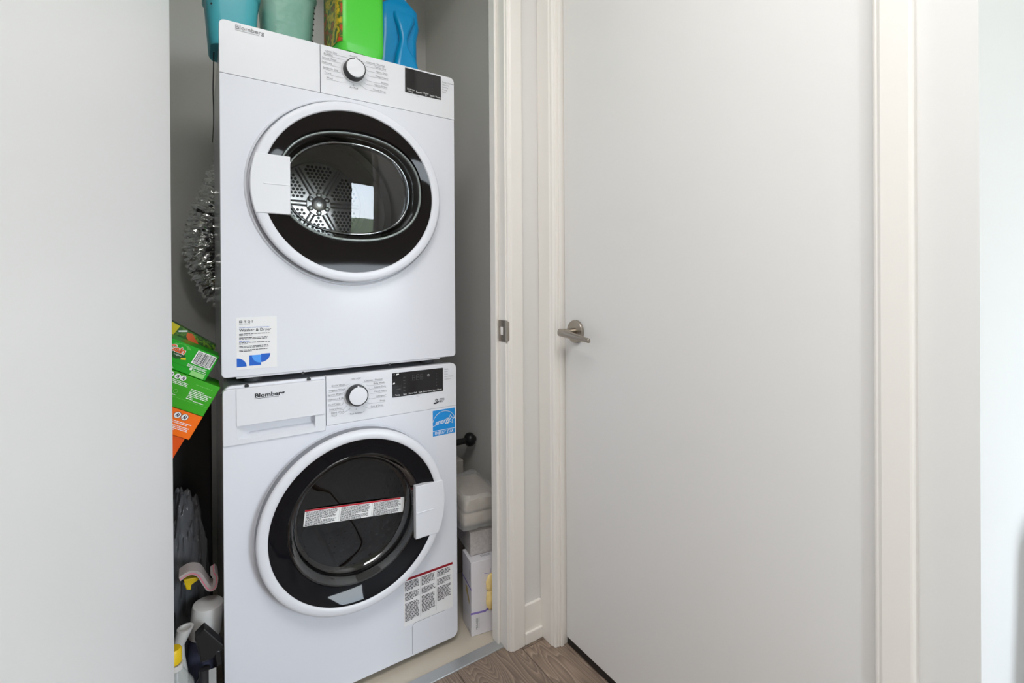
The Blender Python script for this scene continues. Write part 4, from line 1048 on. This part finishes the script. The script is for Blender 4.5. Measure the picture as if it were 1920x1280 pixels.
flush_texts()
PG = mat('pale_green_print', srgb(140, 205, 120), .4)
o1.build('white_print', M['paper'], b1, kind='stuff'); o2.build('barcode_print', M['black_ink'], b1, kind='stuff'); o3.build('orange_print', M['lamporange'], b1, kind='stuff'); o4.build('icon_print', mat('navy_print', (.01, .015, .06, 1), .4), b3, kind='stuff')
w2.build('white_print', M['paper'], b2, kind='stuff'); k2.build('icon_print', M['black_ink'], b2, kind='stuff'); g2_.build('pale_green_print', PG, b2, kind='stuff'); w3.build('white_print', M['paper'], b3, kind='stuff')
o10.build('yellow_panel', M['lemon'], b5); o11.build('red_panel', M['lamporange'], b5); o6.build('white_print', M['paper'], b5, kind='stuff'); o5.build('lime_print', mat('lime_print', srgb(120, 160, 40), .4), b5, kind='stuff'); o7.build('yellow_print', M['lemon'], b1, kind='stuff'); o8.build('dark_green_print', mat('dark_green_print', srgb(10, 72, 16), .4), b1, kind='stuff'); o9.build('pale_green_print', PG, b1, kind='stuff')

# ------------------------------------------------------------------ clutter low left of the washer
def blob(name, cx, cy, cz, rx_, ry_, rz_, m, label, cat, seed, amp=.22, parent=None, nu=26, nv=18, freq=3.0):
    from mathutils import noise
    mb = MB(); loops = []
    for j in range(nv + 1):
        ph = -PI / 2 + PI * j / nv
        loops.append([])
        for i in range(nu):
            t = 2 * PI * i / nu
            d = Vector((math.cos(ph) * math.cos(t), math.cos(ph) * math.sin(t), math.sin(ph)))
            k = 1 + amp * (noise.noise(d * freq + Vector((seed, 0, 0))) + .6 * noise.noise(d * freq * 2.7 + Vector((0, seed, 0))))
            k = 1 + (k - 1) * math.cos(ph) ** .8 if abs(math.cos(ph)) > 1e-6 else 1
            loops[-1].append((cx + d.x * rx_ * k, cy + d.y * ry_ * k, cz + d.z * rz_ * (min(k, 1.0) if d.z < 0 else k)))
    mb.loft(loops, True, True, True)
    return mb.build(name, m, parent, smooth=True, label=label, cat=cat)
def bottle(name, cx, cy, z0, prof, m, parent=None, n=28, **k):
    return MB().loft([[(cx + r * math.cos(2 * PI * i / n), cy + r * math.sin(2 * PI * i / n), z0 + z) for i in range(n)] for z, r in prof], True, True, True).build(name, m, parent, smooth=True, **k)
blob('plastic_bag', -.030, 1.505, .280, .046, .050, .279, M['bag'], 'crumpled grey plastic bag standing against the closet wall', 'bag', 3.1, .26, nu=72, nv=60, freq=2.8)
blob('plastic_bag', -.135, 1.405, .270, .058, .045, .269, M['bag'], 'crumpled clear bag nearest the open closet door', 'bag', 8.7, .2, nu=72, nv=60, freq=2.8)
boxo('gap_darkening_board', -.235, .030, 1.60, 1.635, -.001, .80, mat('gap_darkening_black', (.018, .016, .016, 1), .6), bevel=.004, label='added near-black board darkening the gap behind the clutter left of the washer', cat='board')  # added board, its near-black colour keeps the gap behind the clutter dark
# white canister, leaning
cn = empty('white_canister', (.012, 1.40, 0), 'white canister with a slanted round lid left of the washer', 'canister')
tilt = Vector((.10, -.03, 1)).normalized(); ax = tilt.cross(Vector((0, 1, 0))).normalized(); ay = tilt.cross(ax)
def tl(h, r, n=32): return [Vector((-.014, 1.405, .004)) + tilt * h + ax * (r * math.cos(2 * PI * k / n)) + ay * (r * math.sin(2 * PI * k / n)) for k in range(n)]
MB().loft([tl(.0, .030), tl(.006, .033), tl(.24, .033), tl(.245, .032)], True, True, True).build('canister_body', M['blueliq'], cn, smooth=True)
MB().loft([tl(.235, .0345), tl(.302, .0335), tl(.307, .0322), tl(.3078, .030), tl(.3078, .012)], True, True, True).build('lid', M['whiteplastic'], cn, smooth=True)
# spray bottle with black trigger head
sb = empty('spray_bottle', (.010, 1.322, 0), 'dark spray bottle with a black trigger head beside the washer', 'bottle')
bottle('bottle_body', .008, 1.325, 0.0, [(0.0005, .026), (.004, .029), (.13, .029), (.165, .022), (.185, .012), (.20, .011)], mat('smoked_plastic', (.03, .03, .035, 1), .12), sb)
hp = [(-.012, .284), (.008, .300), (.046, .245), (.043, .232), (.034, .236), (.024, .222), (.0, .222), (-.004, .25)]
MB().loft([[(x, 1.313, z) for x, z in hp], [(x, 1.341, z) for x, z in hp]], True, True, True).build('trigger_head', M['blackp'], sb, bevel=.003)
tp = [(.030, .236), (.043, .232), (.046, .200), (.036, .196)]
MB().loft([[(x - .004, 1.318, z) for x, z in tp], [(x - .004, 1.334, z) for x, z in tp]], True, True, True).build('trigger', M['blackp'], sb, bevel=.002)
MB().box(.015, .030, 1.290, 1.2925, .02, .215).build('strap', M['wrap'], sb, bevel=.001)
# clear bottle with yellow cap and white collar
cb = empty('clear_bottle', (-.048, 1.285, 0), 'clear bottle with a yellow cap beside the closet door', 'bottle')
bottle('bottle_body', -.046, 1.287, 0.0, [(.0005, .034), (.004, .036), (.17, .036), (.21, .033), (.238, .018), (.25, .013)], M['clear'], cb)
bottle('liquid', -.046, 1.287, 0.0, [(.003, .0335), (.185, .0335), (.1855, .001)], mat('pale_liquid', srgb(190, 180, 165), .3), cb)
bottle('collar', -.046, 1.287, 0.248, [(0, .014), (.012, .014)], M['whiteplastic'], cb)
bottle('cap', -.050, 1.285, 0.262, [(0, .012), (.004, .0155), (.03, .0155), (.034, .013)], M['yellow'], cb)
# white pump funnel
pf = empty('pump_bottle', (-.024, 1.352, 0), 'white pump bottle with a curved spout behind the clear bottle', 'bottle')
bottle('bottle_body', -.042, 1.345, 0.0, [(.0005, .017), (.2, .017), (.235, .012), (.262, .011)], M['whiteplastic'], pf)
MB().loft([[(-.042 + r * math.cos(a) + .35 * z_, 1.345 + r * math.sin(a), .262 + z_) for a in [2 * PI * k / 24 for k in range(24)]] for z_, r in ((0, .012), (.02, .0145), (.036, .0165), (.0362, .012), (.02, .009))], True, True, True).build('spout', M['whiteplastic'], pf, smooth=True)
# striped cloth draped over the clutter
cs = []; cl_ = empty('striped_cloth', (.005, 1.385, .31), 'pink and white striped cloth strip draped behind the canister', 'cloth')
pc = catmull([(-.040, 1.365, .405), (-.022, 1.372, .409), (-.004, 1.378, .398), (.008, 1.382, .372), (.018, 1.384, .352), (.029, 1.386, .350), (.033, 1.386, .372), (.027, 1.384, .388)], 8)
def strip(off0, off1, m, nm):
    mb = MB(); lp_ = []
    for i, p in enumerate(pc):
        t = (pc[min(i + 1, len(pc) - 1)] - pc[max(i - 1, 0)]).normalized(); nrm = Vector((-t.z, 0, t.x))
        if nrm.z < 0 and i < 40: nrm = -nrm
        lp_.append([p + nrm * off0 + Vector((0, -.004, 0)), p + nrm * off1 + Vector((0, -.004, 0)), p + nrm * off1 + Vector((0, .03, .004)), p + nrm * off0 + Vector((0, .03, .004))])
    mb.loft(lp_, True, True, True).build(nm, m, cl_, smooth=True)
strip(.0, .0062, M['cloth'], 'woven_band'); strip(-.0022, .0, M['pink'], 'pink_edge'); strip(-.0045, -.0022, M['cloth'], 'woven_band')
bb_ = MB(); pp = [(-.034, .386), (.0, .383), (-.002, .376), (-.018, .368), (-.019, .356), (-.028, .360)]
bb_.loft([[(x, 1.392, z) for x, z in pp], [(x, 1.415, z) for x, z in pp]], True, True, True).build('yellow_clip', M['yellow'], bevel=.002, label='small yellow plastic clip under the striped cloth', cat='clip')

# ------------------------------------------------------------------ things right of the washer
GA = math.radians(-9.5); gxr = Vector((math.cos(GA), math.sin(GA), 0)); gyr = Vector((-math.sin(GA), math.cos(GA), 0))
G0 = Vector((.701, 1.303, 0))
def obox(name, o, xr, yr, w_, d_, z0, z1, m, parent=None, bevel=.0012, **k):
    P = [o, o + xr * w_, o + xr * w_ + yr * d_, o + yr * d_]
    vs = [p + Vector((0, 0, z0)) for p in P] + [p + Vector((0, 0, z1)) for p in P]
    return MB().add(vs, [(0, 3, 2, 1), (4, 5, 6, 7), (0, 1, 5, 4), (1, 2, 6, 5), (2, 3, 7, 6), (3, 0, 4, 7)]).build(name, m, parent, bevel=bevel, **k)
gb = empty('glove_box', tuple(G0 + gxr * .06 + gyr * .04), 'white and lilac carton of disposable gloves on the closet floor', 'box')
GH = .229
obox('carton', G0, gxr, gyr, .125, .085, 0, GH, M['carton'], gb)
ff = Frame(G0, tuple(gxr), (0, 0, 1)); fs = Frame(G0 + gyr * .085, tuple(-gyr), (0, 0, 1)); ft = Frame(G0 + Vector((0, 0, GH)), tuple(gxr), tuple(gyr))
q1, q2, q3 = MB(), MB(), MB()
line(q1, ff, [(.001, .071), (.045, .0685), (.062, .0745)], .0062); q4 = MB(); line(q4, fs, [(.001, .150), (.0845, .1465)], .0058)
line(q1, ff, [(.045, .186), (.064, .184), (.064, .198)], .0016)
poly(q2, fs, [(.030, .135), (.045, .137), (.062, .115), (.072, .095), (.066, .092), (.050, .106), (.036, .118)])
text(q3, 'PRO-MED', .0085, ff, .0215, .018, rot=PI / 2, bold=.03)
fineprint(q3, Frame(ff.p(.0245, .02), (0, 0, 1), tuple(-gxr)), 0, .04, 0, 1, .003, .0015, 70, word=.004)
text(q3, 'PRO-MED', .0075, fs, .0745, .170, rot=PI / 2, bold=.03); fineprint(q3, fs, .055, .078, .012, 3, .003, .0013, 71, word=.004)
fineprint(q3, ft, .040, .075, .030, 3, .004, .002, 72, word=.004); fineprint(q3, ft, .06, .09, .06, 2, .004, .0015, 73, word=.004)
flush_texts()
q1.build('lilac_print', M['lilac'], gb, kind='stuff'); q4.build('lilac_stripe', M['lilac'], gb); q2.build('hand_print', M['tan'], gb); q3.build('fine_print', M['ink'], gb, kind='stuff')
gp = Vector((0, 0, 0)) + G0 + gxr * .0660 - gyr * .002
blob('glove', gp.x + .001, gp.y, .152, .0185, .008, .031, M['glove'], None, None, 4.4, .16, gb, 40, 28, 2.2); blob('glove', gp.x + .001, gp.y, .104, .0195, .009, .036, M['glove'], None, None, 6.6, .16, gb, 40, 28, 2.4)
# grey patterned box, wrapped paper towels on it, pale carton behind
obox('patterned_box', Vector((.716, 1.335, 0)), gxr, gyr, .115, .16, GH + .0015, GH + .076, M['patbox'], None, .0015, label='grey patterned tissue box lying on the glove carton', cat='box')
tw = empty('paper_towel_pack', (.74, 1.40, .31), 'clear wrapped pack of beige paper towels right of the washer', 'paper towels')
T0 = Vector((.683, 1.325, 0)); tx_ = Vector((math.cos(math.radians(-6)), math.sin(math.radians(-6)), 0)); ty_ = Vector((-tx_.y, tx_.x, 0))
obox('towel_stack', T0 + tx_ * .006 + ty_ * .006, tx_, ty_, .128, .20, .3285, .368, M['tissue'], tw, .010)
obox('towel_stack', T0 + tx_ * .010 + ty_ * .006, tx_, ty_, .126, .20, .370, .412, M['tissue'], tw, .010)
from mathutils import noise as _nz
wb = MB(); lps = []
for (z, g) in ((.315, -.004), (.322, .003), (.335, .006), (.36, .005), (.39, .004), (.415, .003), (.424, -.006)):
    lps.append([])
    for i in range(48):
        a = 2 * PI * i / 48; c, s = math.cos(a), math.sin(a); k = (abs(c) ** 7 + abs(s) ** 7) ** (-1 / 7)
        p = T0 + tx_ * (.070 + (.066 + g) * c * k) + ty_ * (.106 + (.104 + g) * s * k)
        lps[-1].append(p + Vector((0, 0, z + .010 * _nz.noise(p * 30))) + Vector((1, -1, 0)) * (.006 * _nz.noise(p * 40 + Vector((0, 0, z * 40)))))
wb.loft(lps, True, True, True).build('clear_wrap', M['wrap'], tw, smooth=True)
bkb = boxo('pale_carton', .70, .842, 1.62, 1.78, 0, .425, mat('pale_grey_card', srgb(178, 172, 166), .6, var=.05), bevel=.003, label='pale grey carton at the back right of the closet', cat='carton')
rod = empty('ball_handle', (CX1, 1.61, .501), 'black rod with a round ball end fixed to the right closet wall', 'handle')
MB().tube([(.725, 1.61, .497), (.855, 1.61, .500)], .0115, 16).build('rod', M['blackp'], rod, smooth=True)
bl_ = MB(); lps = []
for j in range(13):
    ph = PI * j / 12; lps.append([(.864 - .022 * math.cos(ph), 1.61 + max(.0005, .0265 * math.sin(ph)) * math.cos(t), .501 + max(.0005, .0265 * math.sin(ph)) * math.sin(t)) for t in [2 * PI * k / 24 for k in range(24)]])
bl_.loft(lps, True, True, True).build('ball_end', M['blackp'], rod, smooth=True)
MB().tube([(.870, 1.61, .501), (CX1, 1.61, .501)], .010, 18).build('wall_mount', M['blackp'], rod, smooth=True)

# ------------------------------------------------------------------ far right: switch plate and hamper by the bright wall
sw = empty('switch_plate', (1.20, YC, 1.41), 'white rounded switch plate on the bright wall at right', 'switch')
slab('edge_shade', rrect(1.1615, 1.2405, 1.408, 1.532, .011), YC - .004, YC, M['greyside'], sw, .001)  # grey rim standing in for the shadow around the plate edge
slab('plate', rrect(1.1635, 1.2385, 1.412, 1.530, .010), YC - .008, YC, M['plate'], sw, .004)
slab('rocker', rrect(1.185, 1.217, 1.438, 1.504, .003), YC - .011, YC - .006, M['plate'], sw, .002)
hr = empty('hamper', (1.30, .02, 0), 'pale grey fabric hamper tapering upward by the bright wall', 'hamper')
def hl2(r, z, n=40): return [(1.285 + r * math.cos(2 * PI * k / n), .02 + r * .72 * math.sin(2 * PI * k / n), z) for k in range(n)]
MB().loft([hl2(.215, .001), hl2(.22, .01), hl2(.205, .25), hl2(.178, .48), hl2(.150, .66), hl2(.142, .70), hl2(.135, .70), hl2(.14, .66), hl2(.195, .02)], True, True, True).build('fabric_body', M['hamper'], hr, smooth=True)
MB().loft([hl2(.152, .655), hl2(.156, .66), hl2(.150, .70), hl2(.146, .705), hl2(.140, .70)], True).build('rim_band', M['hamper'], hr, smooth=True)
